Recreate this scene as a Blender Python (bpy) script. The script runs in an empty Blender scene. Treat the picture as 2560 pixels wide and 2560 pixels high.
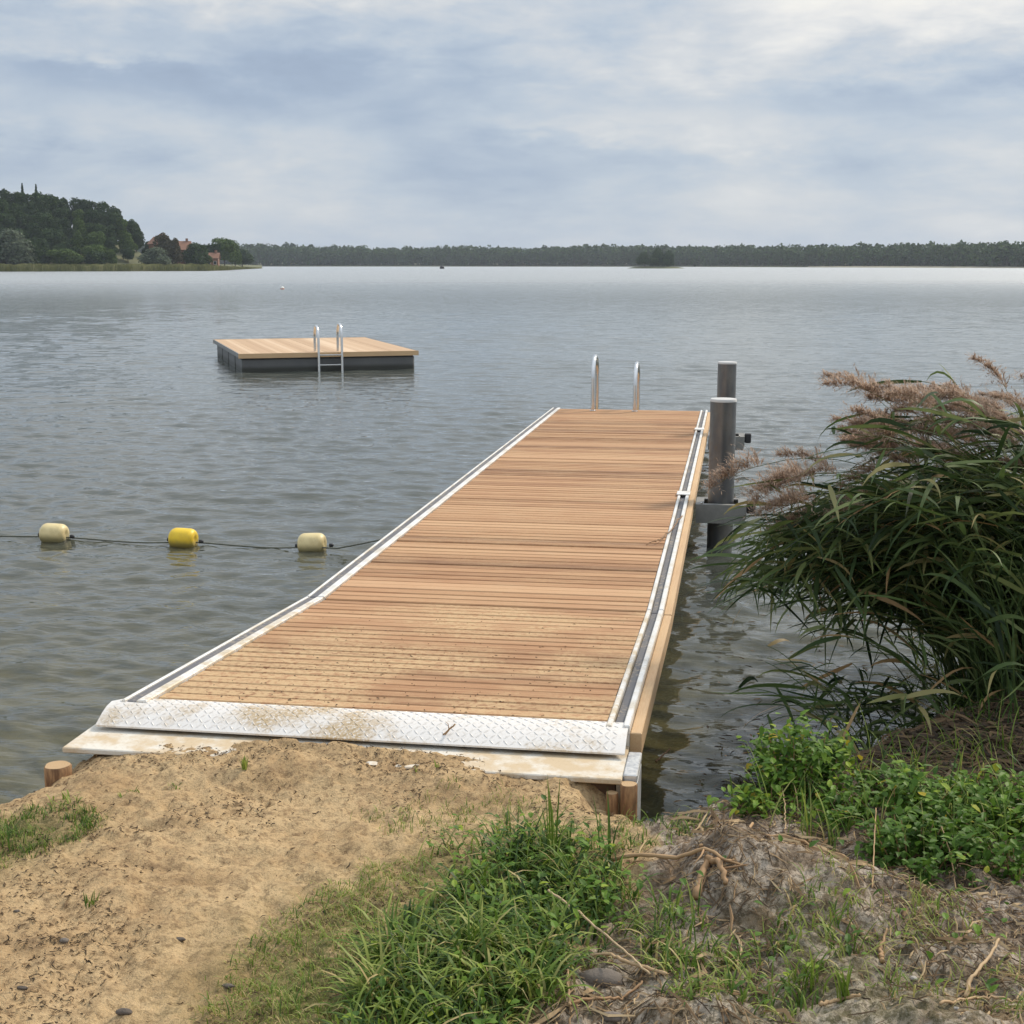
import bpy, math, random
import numpy as np
from mathutils import Vector, Matrix, Euler
rng = np.random.default_rng(7); random.seed(7)
R = math.radians
S = bpy.context.scene
C = S.collection

# ------------------------------------------------------------------ camera
H = 2.35                       # eye height above the lake
FPX, CX, CY = 3500.0, 1280.0, 1280.0
PITCH, YAW = math.atan2(620, FPX), R(9.11)
cam = bpy.data.cameras.new('camera'); camo = bpy.data.objects.new('camera', cam); C.objects.link(camo)
camo.location = (0, 0, H); camo.rotation_euler = (R(90) - PITCH, 0, YAW)
cam.sensor_width = 36; cam.lens = 36 * FPX / 2560; cam.clip_start = 0.05; cam.clip_end = 9000
S.camera = camo

# ------------------------------------------------------------------ world, sun, exposure
SUN_EL, SUN_AZ = R(44), R(38)      # azimuth measured from +Y towards +X
w = bpy.data.worlds.new("World"); S.world = w; w.use_nodes = True
nt = w.node_tree; N = nt.nodes; L = nt.links; N.clear()
def nd(t, **k):
    n = N.new(t)
    for a, b in k.items(): setattr(n, a, b)
    return n
def val(sock, v): sock.default_value = v
def mathn(op, a, b=None, c=None, clamp=False):
    n = nd('ShaderNodeMath', operation=op); n.use_clamp = clamp
    for i, q in enumerate((a, b, c)):
        if q is None: continue
        if isinstance(q, (int, float)): n.inputs[i].default_value = q
        else: L.new(q, n.inputs[i])
    return n.outputs[0]
def mixc(f, a, b):
    n = nd('ShaderNodeMix', data_type='RGBA')
    for s, q in ((n.inputs[0], f), (n.inputs[6], a), (n.inputs[7], b)):
        if isinstance(q, (int, float)): s.default_value = q
        elif isinstance(q, tuple): s.default_value = (*q, 1)
        else: L.new(q, s)
    return n.outputs[2]
sky = nd('ShaderNodeTexSky', sky_type='NISHITA'); sky.sun_disc = False
sky.sun_elevation = SUN_EL; sky.sun_rotation = SUN_AZ
tc = nd('ShaderNodeTexCoord'); sep = nd('ShaderNodeSeparateXYZ'); L.new(tc.outputs['Generated'], sep.inputs[0])
X_, Y_, Z_ = sep.outputs
zc = mathn('MAXIMUM', Z_, 0.0)
azd = mathn('MULTIPLY', mathn('ARCTAN2', X_, Y_), 57.2958)
eld = mathn('MULTIPLY', mathn('ARCSINE', zc), 57.2958)
px_, py_ = mathn('MULTIPLY', azd, .1), mathn('MULTIPLY', mathn('POWER', mathn('ADD', eld, .6), .82), .44)
comb = nd('ShaderNodeCombineXYZ'); L.new(px_, comb.inputs[0]); L.new(py_, comb.inputs[1])
def noise(vec, scale, detail=6, rough=.55, dist=0., off=(0, 0, 0), sc=(1, 1, 1)):
    m = nd('ShaderNodeMapping'); m.inputs['Location'].default_value = off; m.inputs['Scale'].default_value = sc
    L.new(vec, m.inputs[0])
    n = nd('ShaderNodeTexNoise'); L.new(m.outputs[0], n.inputs['Vector'])
    n.inputs['Scale'].default_value = scale; n.inputs['Detail'].default_value = detail
    n.inputs['Roughness'].default_value = rough; n.inputs['Distortion'].default_value = dist
    return n.outputs[0]
n1 = noise(comb.outputs[0], 1.15, 9, .55, .25, (3.1, 1.7, 0))
n2 = noise(comb.outputs[0], .5, 4, .5, .1, (9.4, 4.2, 0))
n3 = noise(comb.outputs[0], 4.2, 7, .60, .25, (1.4, 7.7, 0), (1, 1.25, 1))
wob = mathn('MULTIPLY', mathn('SUBTRACT', n1, .5), 9.0)
wob2 = mathn('MULTIPLY', mathn('SUBTRACT', n3, .5), 2.2)
def bank(u, v, su, sv, slope=0.):
    du = mathn('ADD', mathn('SUBTRACT', azd, u), wob)
    dv = mathn('ADD', mathn('SUBTRACT', eld, v), wob2)
    dv = mathn('ADD', dv, mathn('MULTIPLY', du, slope))
    a = mathn('POWER', mathn('DIVIDE', du, su), 2); b = mathn('POWER', mathn('DIVIDE', dv, sv), 2)
    return mathn('EXPONENT', mathn('MULTIPLY', mathn('ADD', a, b), -1.))
# blue grey cloud banks (azimuth, elevation in degrees) and pale openings
dk = mathn('ADD', bank(-16.5, 7.3, 9, 1.5, .05), mathn('MULTIPLY', bank(-24, 6.7, 10, .9, .12), .8))
dk = mathn('ADD', dk, mathn('MULTIPLY', bank(-30, 3.8, 4, 1.0), .7))
dk = mathn('ADD', dk, mathn('MULTIPLY', bank(3, 6.2, 8, .8, .03), .45))
dk = mathn('ADD', dk, mathn('MULTIPLY', bank(-2, 3.6, 9, 1.0, .04), .35))
lt = mathn('ADD', mathn('MULTIPLY', bank(8, 9.6, 9, 1.6), 1.0), mathn('MULTIPLY', bank(-20, 10.8, 13, 1.0), .55))
lt = mathn('ADD', lt, mathn('MULTIPLY', bank(-25, 7.9, 4, .5), .35))
lt = mathn('ADD', lt, mathn('MULTIPLY', bank(-8, 5.4, 5, .5), .35))
cloud = mathn('ADD', mathn('MULTIPLY', n1, .95), mathn('MULTIPLY', n2, .55))
cloud = mathn('ADD', cloud, mathn('MULTIPLY', n3, .30))
cloud = mathn('ADD', mathn('SUBTRACT', cloud, .91), .50)
cloud = mathn('ADD', cloud, mathn('SUBTRACT', mathn('MULTIPLY', lt, .42), mathn('MULTIPLY', dk, .30)))
cloud = mathn('ADD', mathn('MULTIPLY', mathn('SUBTRACT', cloud, .5), 1.02), .515)
ramp = nd('ShaderNodeValToRGB'); L.new(cloud, ramp.inputs[0]); e = ramp.color_ramp.elements
e[0].position = 0.05; e[0].color = (.34, .42, .555, 1); e[1].position = 1.0; e[1].color = (1.0, .97, .90, 1)
for p, c in ((.24, (.395, .485, .62)), (.42, (.51, .59, .69)), (.60, (.66, .695, .735)), (.80, (.84, .84, .83))):
    q = e.new(p); q.color = (*c, 1)
# horizon veil, and an overcast sky that brightens towards the zenith
veil = mathn('EXPONENT', mathn('MULTIPLY', eld, -.62))
ccol = mixc(mathn('MULTIPLY', veil, .55), ramp.outputs[0], (.56, .625, .70))
up = mathn('MULTIPLY', mathn('SUBTRACT', eld, 10.), .022, clamp=True)
gain = mathn('ADD', 1.0, mathn('MULTIPLY', up, .75))
bg1 = nd('ShaderNodeBackground'); L.new(sky.outputs[0], bg1.inputs[0]); bg1.inputs[1].default_value = 0.08
bg2 = nd('ShaderNodeBackground'); L.new(ccol, bg2.inputs[0]); L.new(gain, bg2.inputs[1])
mx = nd('ShaderNodeMixShader'); mx.inputs[0].default_value = .93
L.new(bg1.outputs[0], mx.inputs[1]); L.new(bg2.outputs[0], mx.inputs[2])
wo = nd('ShaderNodeOutputWorld'); L.new(mx.outputs[0], wo.inputs[0])

sl = bpy.data.lights.new('sun', 'SUN'); sl.energy = 3.2; sl.angle = R(11); sl.color = (1, .89, .74)
so = bpy.data.objects.new('sun', sl); C.objects.link(so)
sd = Vector((math.sin(SUN_AZ) * math.cos(SUN_EL), math.cos(SUN_AZ) * math.cos(SUN_EL), math.sin(SUN_EL)))
so.rotation_euler = (-sd).to_track_quat('-Z', 'Y').to_euler(); so.location = sd * 50
S.view_settings.view_transform = 'Standard'; S.view_settings.look = 'None'
S.view_settings.exposure = 0.0; S.view_settings.gamma = 1.0
S.cycles.max_bounces = 8; S.cycles.transparent_max_bounces = 12; S.cycles.volume_bounces = 0
S.cycles.diffuse_bounces = 3; S.cycles.glossy_bounces = 3

# ------------------------------------------------------------------ helpers
def ray(x, y):
    r = np.array([x - CX, FPX, -(y - CY)]); c, s = math.cos(PITCH), math.sin(PITCH)
    r = np.array([r[0], r[1]*c + r[2]*s, -r[1]*s + r[2]*c]); c, s = math.cos(YAW), math.sin(YAW)
    return np.array([c*r[0] - s*r[1], s*r[0] + c*r[1], r[2]])
def at(x, y, z):
    r = ray(x, y); return np.array([0, 0, H]) + r * ((z - H) / r[2])
def atd(x, y, d):
    "point on the sight line at depth d"
    r = ray(x, y); return np.array([0, 0, H]) + r * (d / math.hypot(r[0], r[1]))

def tag(o, label=None, cat=None, group=None, kind=None):
    if label: o['label'] = label
    if cat: o['category'] = cat
    if group: o['group'] = group
    if kind: o['kind'] = kind
    return o
def empty(name, loc, rz=0, label=None, cat=None, group=None):
    o = bpy.data.objects.new(name, None); C.objects.link(o); o.location = loc; o.rotation_euler = (0, 0, rz)
    o.empty_display_size = .2
    return tag(o, label, cat, group)

class Geo:
    def __init__(s): s.v = []; s.f = []; s.n = 0; s.t = []; s.m = []
    def add(s, v, f, tint=.5, mi=0):
        v = np.asarray(v, float).reshape(-1, 3)
        t = np.full(len(v), tint, float) if np.isscalar(tint) else np.asarray(tint, float)
        s.v.append(v); s.t.append(t)
        f = np.asarray(f, int)
        s.f.append(f + s.n); s.m.append(np.full(len(f), mi)); s.n += len(v); return s
    def box(s, a, b, tint=.5, mi=0, rot=None, bev=0., org=None):
        a, b = np.array(a, float), np.array(b, float)
        if bev > 0:
            # chamfered box: 24 vertices
            vs = []
            for ax in range(3):
                for sg in (0, 1):
                    o = [i for i in range(3) if i != ax]
                    for (i, j) in ((0, 0), (1, 0), (1, 1), (0, 1)):
                        p = np.zeros(3); p[ax] = (a, b)[sg][ax]
                        p[o[0]] = a[o[0]] + bev if i == 0 else b[o[0]] - bev
                        p[o[1]] = a[o[1]] + bev if j == 0 else b[o[1]] - bev
                        vs.append(p)
            import itertools
            def vid(ax, sg, c):
                o = [i for i in range(3) if i != ax]; k = (c[o[0]], c[o[1]])
                return (ax*2 + sg)*4 + ((0, 0), (1, 0), (1, 1), (0, 1)).index(k)
            q = []; tr = []
            for ax in range(3):
                for sg in (0, 1): q.append([(ax*2+sg)*4 + i for i in range(4)])
            for ax in range(3):       # edges along axis ax
                o = [i for i in range(3) if i != ax]
                for i in (0, 1):
                    for j in (0, 1):
                        c0 = [0, 0, 0]; c0[o[0]] = i; c0[o[1]] = j; c1 = list(c0); c1[ax] = 1
                        q.append([vid(o[0], i, c0), vid(o[0], i, c1), vid(o[1], j, c1), vid(o[1], j, c0)])
            for c in itertools.product((0, 1), repeat=3):
                tr.append([vid(0, c[0], c), vid(1, c[1], c), vid(2, c[2], c)])
            vs = np.array(vs)
            if rot is not None: vs = (vs - org) @ np.array(rot).T + org
            s.add(vs, q, tint, mi); n0 = s.n - len(vs)
            s.f.append(np.array(tr) + n0); s.m.append(np.full(len(tr), mi))
            return s
        v = np.array([[x, y, z] for z in (a[2], b[2]) for y in (a[1], b[1]) for x in (a[0], b[0])])
        if rot is not None: v = (v - org) @ np.array(rot).T + org
        return s.add(v, [[0,2,3,1],[4,5,7,6],[0,1,5,4],[2,6,7,3],[0,4,6,2],[1,3,7,5]], tint, mi)
    def tube(s, pts, r, n=10, tint=.5, cap=True, mi=0):
        P = np.asarray(pts, float); m = len(P); r = np.full(m, r, float) if np.isscalar(r) else np.asarray(r, float)
        T = np.gradient(P, axis=0); T /= np.linalg.norm(T, axis=1)[:, None] + 1e-12
        ref = np.array([0, 0, 1.]) if abs(T[0][2]) < .9 else np.array([1., 0, 0])
        U = np.cross(T[0], ref); U /= np.linalg.norm(U); rings = []
        for i in range(m):
            U = U - T[i] * (U @ T[i]); U /= np.linalg.norm(U) + 1e-12; W = np.cross(T[i], U)
            a = np.linspace(0, 2*math.pi, n, endpoint=False)
            rings.append(P[i] + r[i]*(np.cos(a)[:, None]*U + np.sin(a)[:, None]*W))
        V = np.vstack(rings); F = []
        for i in range(m-1):
            for j in range(n): F.append([i*n+j, i*n+(j+1) % n, (i+1)*n+(j+1) % n, (i+1)*n+j])
        n0 = s.n; s.add(V, F, tint, mi)
        if cap:
            s.f.append(np.array([list(range(n))[::-1], [(m-1)*n + j for j in range(n)]]) + n0); s.m.append(np.full(2, mi))
        return s
    def lathe(s, prof, n=32, c=(0, 0, 0), tint=.5, axis='z', mi=0):
        prof = np.array(prof, float); a = np.linspace(0, 2*math.pi, n, endpoint=False); V = []
        for r_, z in prof:
            q = np.stack([r_*np.cos(a), r_*np.sin(a), np.full(n, z)], 1)
            if axis == 'x': q = q[:, [2, 0, 1]]
            V.append(q)
        V = np.vstack(V) + np.array(c); F = []; m = len(prof)
        for i in range(m-1):
            for j in range(n): F.append([i*n+j, i*n+(j+1) % n, (i+1)*n+(j+1) % n, (i+1)*n+j])
        n0 = s.n; s.add(V, F, tint, mi)
        s.f.append(np.array([list(range(n))[::-1], [(m-1)*n+j for j in range(n)]]) + n0); s.m.append(np.full(2, mi))
        return s
    def xform(s, M):
        M = np.array(M)
        s.v = [v @ M[:3, :3].T + M[:3, 3] for v in s.v]; return s
    def mesh(s, name, mats, smooth=False, ang=None):
        me = bpy.data.meshes.new(name); V = np.vstack(s.v); me.vertices.add(len(V)); me.vertices.foreach_set('co', V.ravel())
        idx = np.concatenate([f.ravel() for f in s.f]); cnt = np.concatenate([np.full(len(f), f.shape[1]) for f in s.f])
        me.loops.add(len(idx)); me.loops.foreach_set('vertex_index', idx.astype(np.int32))
        st = np.concatenate([[0], np.cumsum(cnt)[:-1]]); me.polygons.add(len(cnt))
        me.polygons.foreach_set('loop_start', st.astype(np.int32)); me.polygons.foreach_set('loop_total', cnt.astype(np.int32))
        me.polygons.foreach_set('material_index', np.concatenate(s.m).astype(np.int32))
        me.update(calc_edges=True); me.validate()
        at_ = me.attributes.new('tint', 'FLOAT', 'POINT'); at_.data.foreach_set('value', np.concatenate(s.t).astype(np.float32))
        for m in (mats if isinstance(mats, (list, tuple)) else [mats]): me.materials.append(m)
        me.polygons.foreach_set('use_smooth', np.full(len(cnt), bool(smooth or ang is not None)))
        if ang is not None: me.set_sharp_from_angle(angle=R(ang))
        return me
    def build(s, name, mats, parent=None, smooth=False, ang=None, loc=None):
        o = bpy.data.objects.new(name, s.mesh(name, mats, smooth, ang)); C.objects.link(o)
        if parent: o.parent = parent
        if loc is not None: o.location = loc
        return o

def vnoise(x, y, seed=0):
    xi, yi = np.floor(x).astype(np.int64), np.floor(y).astype(np.int64); fx, fy = x - xi, y - yi
    fx, fy = fx*fx*(3-2*fx), fy*fy*(3-2*fy)
    def h(a, b):
        n = (a*374761393 + b*668265263 + seed*974634777) & 0xffffffff
        n = ((n ^ (n >> 13)) * 1274126177) & 0xffffffff
        return ((n ^ (n >> 16)) & 0xffff) / 65535.
    return (h(xi, yi)*(1-fx) + h(xi+1, yi)*fx)*(1-fy) + (h(xi, yi+1)*(1-fx) + h(xi+1, yi+1)*fx)*fy - .5
def fbm(x, y, o=4, seed=0, g=.5):
    r = 0; a = 1.
    for i in range(o): r = r + a*vnoise(x*2**i + 13.7*i, y*2**i - 7.1*i, seed+i); a *= g
    return r
def sstep(a, b, x): t = np.clip((x-a)/(b-a), 0, 1); return t*t*(3-2*t)

# ------------------------------------------------------------------ materials
class Mat:
    def __init__(s, name):
        s.m = bpy.data.materials.new(name); s.m.use_nodes = True; s.t = s.m.node_tree; s.t.nodes.clear()
        s.out = s.n('ShaderNodeOutputMaterial')
    def n(s, t, **k):
        q = s.t.nodes.new(t)
        for a, b in k.items():
            if a in ('ins',): 
                for kk, vv in b.items(): s.set(q.inputs[kk], vv)
            else: setattr(q, a, b)
        return q
    def set(s, sock, v):
        if isinstance(v, bpy.types.NodeSocket): s.t.links.new(v, sock)
        elif isinstance(v, tuple) and len(v) == 3 and sock.type == 'RGBA': sock.default_value = (*v, 1)
        else: sock.default_value = v
    def noise(s, scale, detail=4, rough=.55, sc=(1, 1, 1), coord='Object', dist=0., off=(0, 0, 0)):
        tc = s.n('ShaderNodeTexCoord')
        mp = s.n('ShaderNodeMapping', ins={'Vector': tc.outputs[coord], 'Scale': sc, 'Location': off})
        q = s.n('ShaderNodeTexNoise', ins={'Vector': mp.outputs[0], 'Scale': scale, 'Detail': detail, 'Roughness': rough, 'Distortion': dist})
        return q.outputs[0]
    def math(s, op, a, b=0., clamp=False):
        q = s.n('ShaderNodeMath', operation=op); q.use_clamp = clamp; s.set(q.inputs[0], a); s.set(q.inputs[1], b); return q.outputs[0]
    def mix(s, f, a, b, mode='MIX'):
        q = s.n('ShaderNodeMix', data_type='RGBA', blend_type=mode); s.set(q.inputs[0], f); s.set(q.inputs[6], a); s.set(q.inputs[7], b); return q.outputs[2]
    def ramp(s, f, pts, const=False):
        q = s.n('ShaderNodeValToRGB'); s.set(q.inputs[0], f); e = q.color_ramp.elements
        e[0].position, e[0].color = pts[0][0], (*pts[0][1], 1); e[1].position, e[1].color = pts[-1][0], (*pts[-1][1], 1)
        for p, c in pts[1:-1]: k = e.new(p); k.color = (*c, 1)
        return q.outputs[0]
    def step(s, f, a, b):
        q = s.n('ShaderNodeMapRange', ins={0: f, 1: a, 2: b}); q.interpolation_type = 'SMOOTHSTEP'; return q.outputs[0]
    def attr(s, name='tint'): return s.n('ShaderNodeAttribute', attribute_name=name).outputs['Fac']
    def bump(s, h, strength=.3, dist=.01, normal=None):
        q = s.n('ShaderNodeBump', ins={'Height': h, 'Strength': strength, 'Distance': dist})
        if normal is not None: s.set(q.inputs['Normal'], normal)
        return q.outputs[0]
    def pbr(s, color, rough=.6, metal=0., bump=None, spec=.5):
        q = s.n('ShaderNodeBsdfPrincipled'); s.set(q.inputs['Base Color'], color); s.set(q.inputs['Roughness'], rough)
        s.set(q.inputs['Metallic'], metal); s.set(q.inputs['Specular IOR Level'], spec)
        if bump is not None: s.set(q.inputs['Normal'], bump)
        s.set(s.out.inputs[0], q.outputs[0]); return s.m
    def leaf(s, color, trans=.35, rough=.5, tcol=None, spec=.25):
        p = s.n('ShaderNodeBsdfPrincipled'); s.set(p.inputs['Base Color'], color); s.set(p.inputs['Roughness'], rough); s.set(p.inputs['Specular IOR Level'], spec)
        t = s.n('ShaderNodeBsdfTranslucent'); s.set(t.inputs[0], tcol if tcol is not None else color)
        m = s.n('ShaderNodeMixShader'); s.set(m.inputs[0], trans); s.set(m.inputs[1], p.outputs[0]); s.set(m.inputs[2], t.outputs[0])
        s.set(s.out.inputs[0], m.outputs[0]); return s.m

M = {}
# deck boards: each board its own tone, long grain, knots, sand trodden in
def wood(name, dusty=0.):
    m = Mat(name); t = m.attr()
    g1 = m.noise(3, 6, .62, (1.4, 60, 60)); g2 = m.noise(1.6, 3, .5, (1, 4, 4), off=(4, 2, 0)); g3 = m.noise(14, 4, .6, (1, 26, 1))
    base = m.ramp(t, [(0, (.165, .072, .031)), (.3, (.275, .130, .058)), (.6, (.375, .192, .092)), (1, (.50, .29, .155))])
    c = m.mix(m.step(g1, .38, .72), base, m.mix(.55, base, (.62, .40, .22))); c = m.mix(m.math('MULTIPLY', m.step(g3, .5, .75), .4), c, (.22, .12, .06))
    c = m.mix(m.math('MULTIPLY', m.step(g2, .5, .8), .35), c, (.5, .34, .20))
    if dusty > 0:
        d1 = m.noise(1.1, 5, .6, off=(2, 5, 0)); d2 = m.noise(38, 3, .7)
        d = m.math('MULTIPLY', m.step(d1, .40, .60), m.step(d2, .34, .56)); c = m.mix(m.math('MULTIPLY', d, dusty), c, (.54, .375, .20))
    M[name] = m.pbr(c, .72, bump=m.bump(g1, .35, .004), spec=.3)
wood('deck_wood', .22); wood('ramp_wood', .85)
m = Mat('fascia_wood'); g = m.noise(3, 5, .6, (50, 1.2, 50)); g2 = m.noise(2, 3)
M['fascia'] = m.pbr(m.mix(g, m.mix(m.step(g2, .35, .7), (.50, .31, .15), (.42, .24, .12)), (.62, .45, .27)), .65, bump=m.bump(g, .3, .003), spec=.3)
m = Mat('dark_timber'); g = m.noise(4, 5, .6, (2, 30, 30)); M['dark_timber'] = m.pbr(m.mix(g, (.06, .035, .02), (.16, .09, .05)), .8)
m = Mat('rail_aluminium'); g = m.noise(5, 5, .6); g2 = m.noise(60, 3, .6)
c = m.mix(m.step(g, .42, .68), (.80, .785, .75), (.66, .60, .50)); c = m.mix(m.math('MULTIPLY', m.step(g2, .55, .7), .5), c, (.42, .34, .24))
M['rail'] = m.pbr(c, .42, .25, bump=m.bump(g2, .08, .002))
m = Mat('sandy_rail'); g = m.noise(6, 5, .65); g2 = m.noise(70, 3, .7)
c = m.mix(m.step(g, .38, .62), (.78, .76, .72), (.60, .50, .35)); c = m.mix(m.math('MULTIPLY', m.step(g2, .5, .68), .6), c, (.40, .30, .18))
M['rail_sandy'] = m.pbr(c, .5, .15, bump=m.bump(g2, .12, .002))
m = Mat('rubber_channel'); g = m.noise(40, 4, .7); g2 = m.noise(2.5, 3)
M['channel'] = m.pbr(m.mix(m.math('MULTIPLY', m.step(g, .45, .7), m.step(g2, .4, .6)), (.115, .115, .125), (.36, .30, .22)), .7)
m = Mat('tread_plate'); g = m.noise(3.2, 5, .6, off=(1, 0, 0)); g2 = m.noise(90, 3, .7)
c = m.mix(m.step(g2, .5, .75), (.74, .71, .67), (.62, .57, .50)); c = m.mix(m.math('MULTIPLY', m.step(g, .50, .68), m.step(g2, .3, .55)), c, (.48, .36, .21))
M['tread'] = m.pbr(c, .5, .2, bump=m.bump(g2, .1, .002))
m = Mat('landing_concrete'); g = m.noise(5, 5, .65, off=(3, 1, 0)); g2 = m.noise(80, 4, .7)
c = m.mix(m.step(g, .40, .60), (.66, .62, .54), (.54, .42, .27)); c = m.mix(m.math('MULTIPLY', m.step(g2, .55, .7), .5), c, (.36, .27, .17))
M['slab'] = m.pbr(c, .75, bump=m.bump(g2, .3, .002))
m = Mat('galvanised'); g = m.noise(9, 3, .5, (1, 1, .35)); g2 = m.noise(25, 4, .6)
c = m.mix(m.step(g, .4, .65), (.13, .132, .135), (.19, .185, .175)); c = m.mix(m.math('MULTIPLY', m.step(g2, .5, .75), .5), c, (.16, .135, .105))
M['galv'] = m.pbr(c, .36, .6, bump=m.bump(g2, .06, .003))
m = Mat('galvanised_light'); g = m.noise(12, 4, .6, (4, 4, .6)); M['galv_light'] = m.pbr(m.mix(m.step(g, .35, .65), (.42, .43, .44), (.66, .655, .63)), .45, .4)
m = Mat('stainless'); g = m.noise(30, 3); M['steel'] = m.pbr(m.mix(g, (.62, .62, .61), (.74, .74, .73)), .2, .95)
m = Mat('guide_steel'); M['guide'] = m.pbr(m.mix(m.noise(18, 4, .6), (.15, .15, .14), (.27, .265, .245)), .6, .2)
m = Mat('post_cap'); g = m.noise(20, 3); M['cap'] = m.pbr(m.mix(g, (.50, .49, .47), (.62, .61, .58)), .5)
m = Mat('black_rubber'); M['black'] = m.pbr((.02, .02, .022), .6)
m = Mat('float_plastic'); g = m.noise(3, 5, .6); tcx = m.n('ShaderNodeTexCoord'); sp = m.n('ShaderNodeSeparateXYZ', ins={0: tcx.outputs['Object']})
wet = m.step(sp.outputs[2], .16, .05)
M['float'] = m.pbr(m.mix(wet, m.mix(g, (.075, .077, .078), (.13, .13, .125)), (.03, .03, .022)), .55)
m = Mat('log_bark'); g = m.noise(8, 5, .7, (6, 6, 1)); M['log'] = m.pbr(m.mix(m.step(g, .35, .7), (.15, .075, .035), (.40, .235, .11)), .8, bump=m.bump(g, .5, .006))
m = Mat('log_end'); tc2 = m.n('ShaderNodeTexCoord'); wv = m.n('ShaderNodeTexWave', wave_type='RINGS', rings_direction='Z', ins={'Vector': tc2.outputs['Object'], 'Scale': 60., 'Distortion': 3., 'Detail': 2.})
M['log_end'] = m.pbr(m.mix(wv.outputs[1], (.36, .225, .11), (.54, .37, .20)), .75)
def paint(name, c1, c2):
    m = Mat(name); g = m.noise(14, 5, .6); tcx = m.n('ShaderNodeTexCoord'); sp = m.n('ShaderNodeSeparateXYZ', ins={0: tcx.outputs['Object']})
    low_tone = m.math('MULTIPLY', m.step(m.math('ADD', sp.outputs[2], m.math('MULTIPLY', g, .05)), .05, -.02), .8)  # darker olive tone towards the bottom
    M[name] = m.pbr(m.mix(low_tone, m.mix(m.step(g, .4, .75), c1, c2), (.17, .15, .07)), .45)
paint('buoy_cream', (.70, .57, .29), (.58, .45, .21)); paint('buoy_yellow', (.80, .54, .02), (.70, .45, .02))
paint('marker_white', (.8, .78, .72), (.7, .66, .6)); paint('marker_red', (.6, .14, .05), (.5, .1, .04))
m = Mat('rope'); M['rope'] = m.pbr(m.mix(m.noise(60, 2), (.06, .065, .05), (.13, .13, .09)), .85)
# plants
m = Mat('grass_blade'); t = m.attr()
c = m.ramp(t, [(0, (.02, .045, .010)), (.3, (.06, .12, .018)), (.55, (.145, .225, .03)), (.75, (.29, .35, .075)), (.88, (.36, .33, .12)), (1, (.52, .40, .18))])
M['grass'] = m.leaf(c, .35, .48)
m = Mat('reed_leaf'); t = m.attr()
c = m.ramp(t, [(0, (.020, .038, .014)), (.25, (.045, .080, .024)), (.55, (.095, .145, .042)), (.78, (.19, .225, .08)), (.90, (.33, .28, .12)), (1, (.38, .24, .11))])
M['reed'] = m.leaf(c, .30, .5)
m = Mat('reed_plume'); t = m.attr()
M['plume'] = m.leaf(m.ramp(t, [(0, (.21, .14, .10)), (.5, (.43, .315, .235)), (1, (.72, .58, .46))]), .45, .8)
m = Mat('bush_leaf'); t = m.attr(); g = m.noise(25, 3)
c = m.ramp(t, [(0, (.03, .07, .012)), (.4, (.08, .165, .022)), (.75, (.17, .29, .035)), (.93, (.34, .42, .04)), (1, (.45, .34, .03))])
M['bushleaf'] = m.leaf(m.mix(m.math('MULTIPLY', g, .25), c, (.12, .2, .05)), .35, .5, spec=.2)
m = Mat('dry_stalk'); t = m.attr(); g = m.noise(30, 3, .6)
c = m.ramp(t, [(0, (.12, .065, .03)), (.4, (.30, .17, .08)), (.75, (.47, .30, .15)), (1, (.62, .48, .29))])
M['dry'] = m.pbr(m.mix(m.math('MULTIPLY', g, .4), c, (.18, .10, .05)), .75)
m = Mat('litter'); t = m.attr()
M['litter'] = m.pbr(m.ramp(t, [(0, (.03, .02, .012)), (.35, (.10, .062, .03)), (.7, (.28, .175, .085)), (1, (.52, .38, .21))]), .85)
m = Mat('pebble'); t = m.attr()
M['pebble'] = m.pbr(m.mix(m.noise(20, 4), m.ramp(t, [(0, (.05, .04, .035)), (.6, (.22, .19, .165)), (1, (.6, .57, .52))]), (.16, .13, .10)), .9, bump=m.bump(m.noise(60, 5, .7), .8, .006))
m = Mat('tree_leaf'); t = m.attr(); oi = m.n('ShaderNodeObjectInfo').outputs['Random']
c = m.ramp(t, [(0, (.022, .040, .014)), (.5, (.046, .085, .022)), (1, (.095, .15, .034))])
c = m.mix(m.math('MULTIPLY', oi, .55), c, (.030, .05, .026))
M['tree'] = m.leaf(c, .18, .7, spec=.15)
m = Mat('bright_tree_leaf'); t = m.attr(); M['tree_bright'] = m.leaf(m.ramp(t, [(0, (.035, .065, .018)), (1, (.14, .21, .045))]), .25, .7, spec=.15)
m = Mat('olive_tree_leaf'); t = m.attr(); M['tree_olive'] = m.leaf(m.ramp(t, [(0, (.04, .04, .018)), (1, (.12, .105, .05))]), .2, .7, spec=.15)
m = Mat('willow_leaf'); t = m.attr(); M['tree_pale'] = m.leaf(m.ramp(t, [(0, (.06, .085, .05)), (1, (.20, .235, .15))]), .25, .7, spec=.15)
m = Mat('bark'); M['bark'] = m.pbr(m.mix(m.noise(2, 4), (.05, .04, .03), (.12, .10, .08)), .9)
m = Mat('shore_reed'); t = m.attr(); M['shorereed'] = m.leaf(m.ramp(t, [(0, (.13, .135, .045)), (.6, (.22, .22, .08)), (1, (.32, .30, .13))]), .2, .7)
m = Mat('brick'); M['brick'] = m.pbr(m.mix(m.noise(.8, 4), (.20, .10, .06), (.27, .14, .085)), .85)
m = Mat('roof_tile'); M['roof'] = m.pbr(m.mix(m.noise(.9, 4), (.19, .095, .06), (.25, .13, .08)), .85)
m = Mat('white_frame'); M['frame'] = m.pbr((.7, .68, .64), .5)
m = Mat('window_glass'); M['glass'] = m.pbr((.03, .035, .04), .08)
m = Mat('far_land'); M['land'] = m.pbr(m.mix(m.noise(.05, 5), (.08, .095, .04), (.15, .14, .07)), .95)
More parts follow.
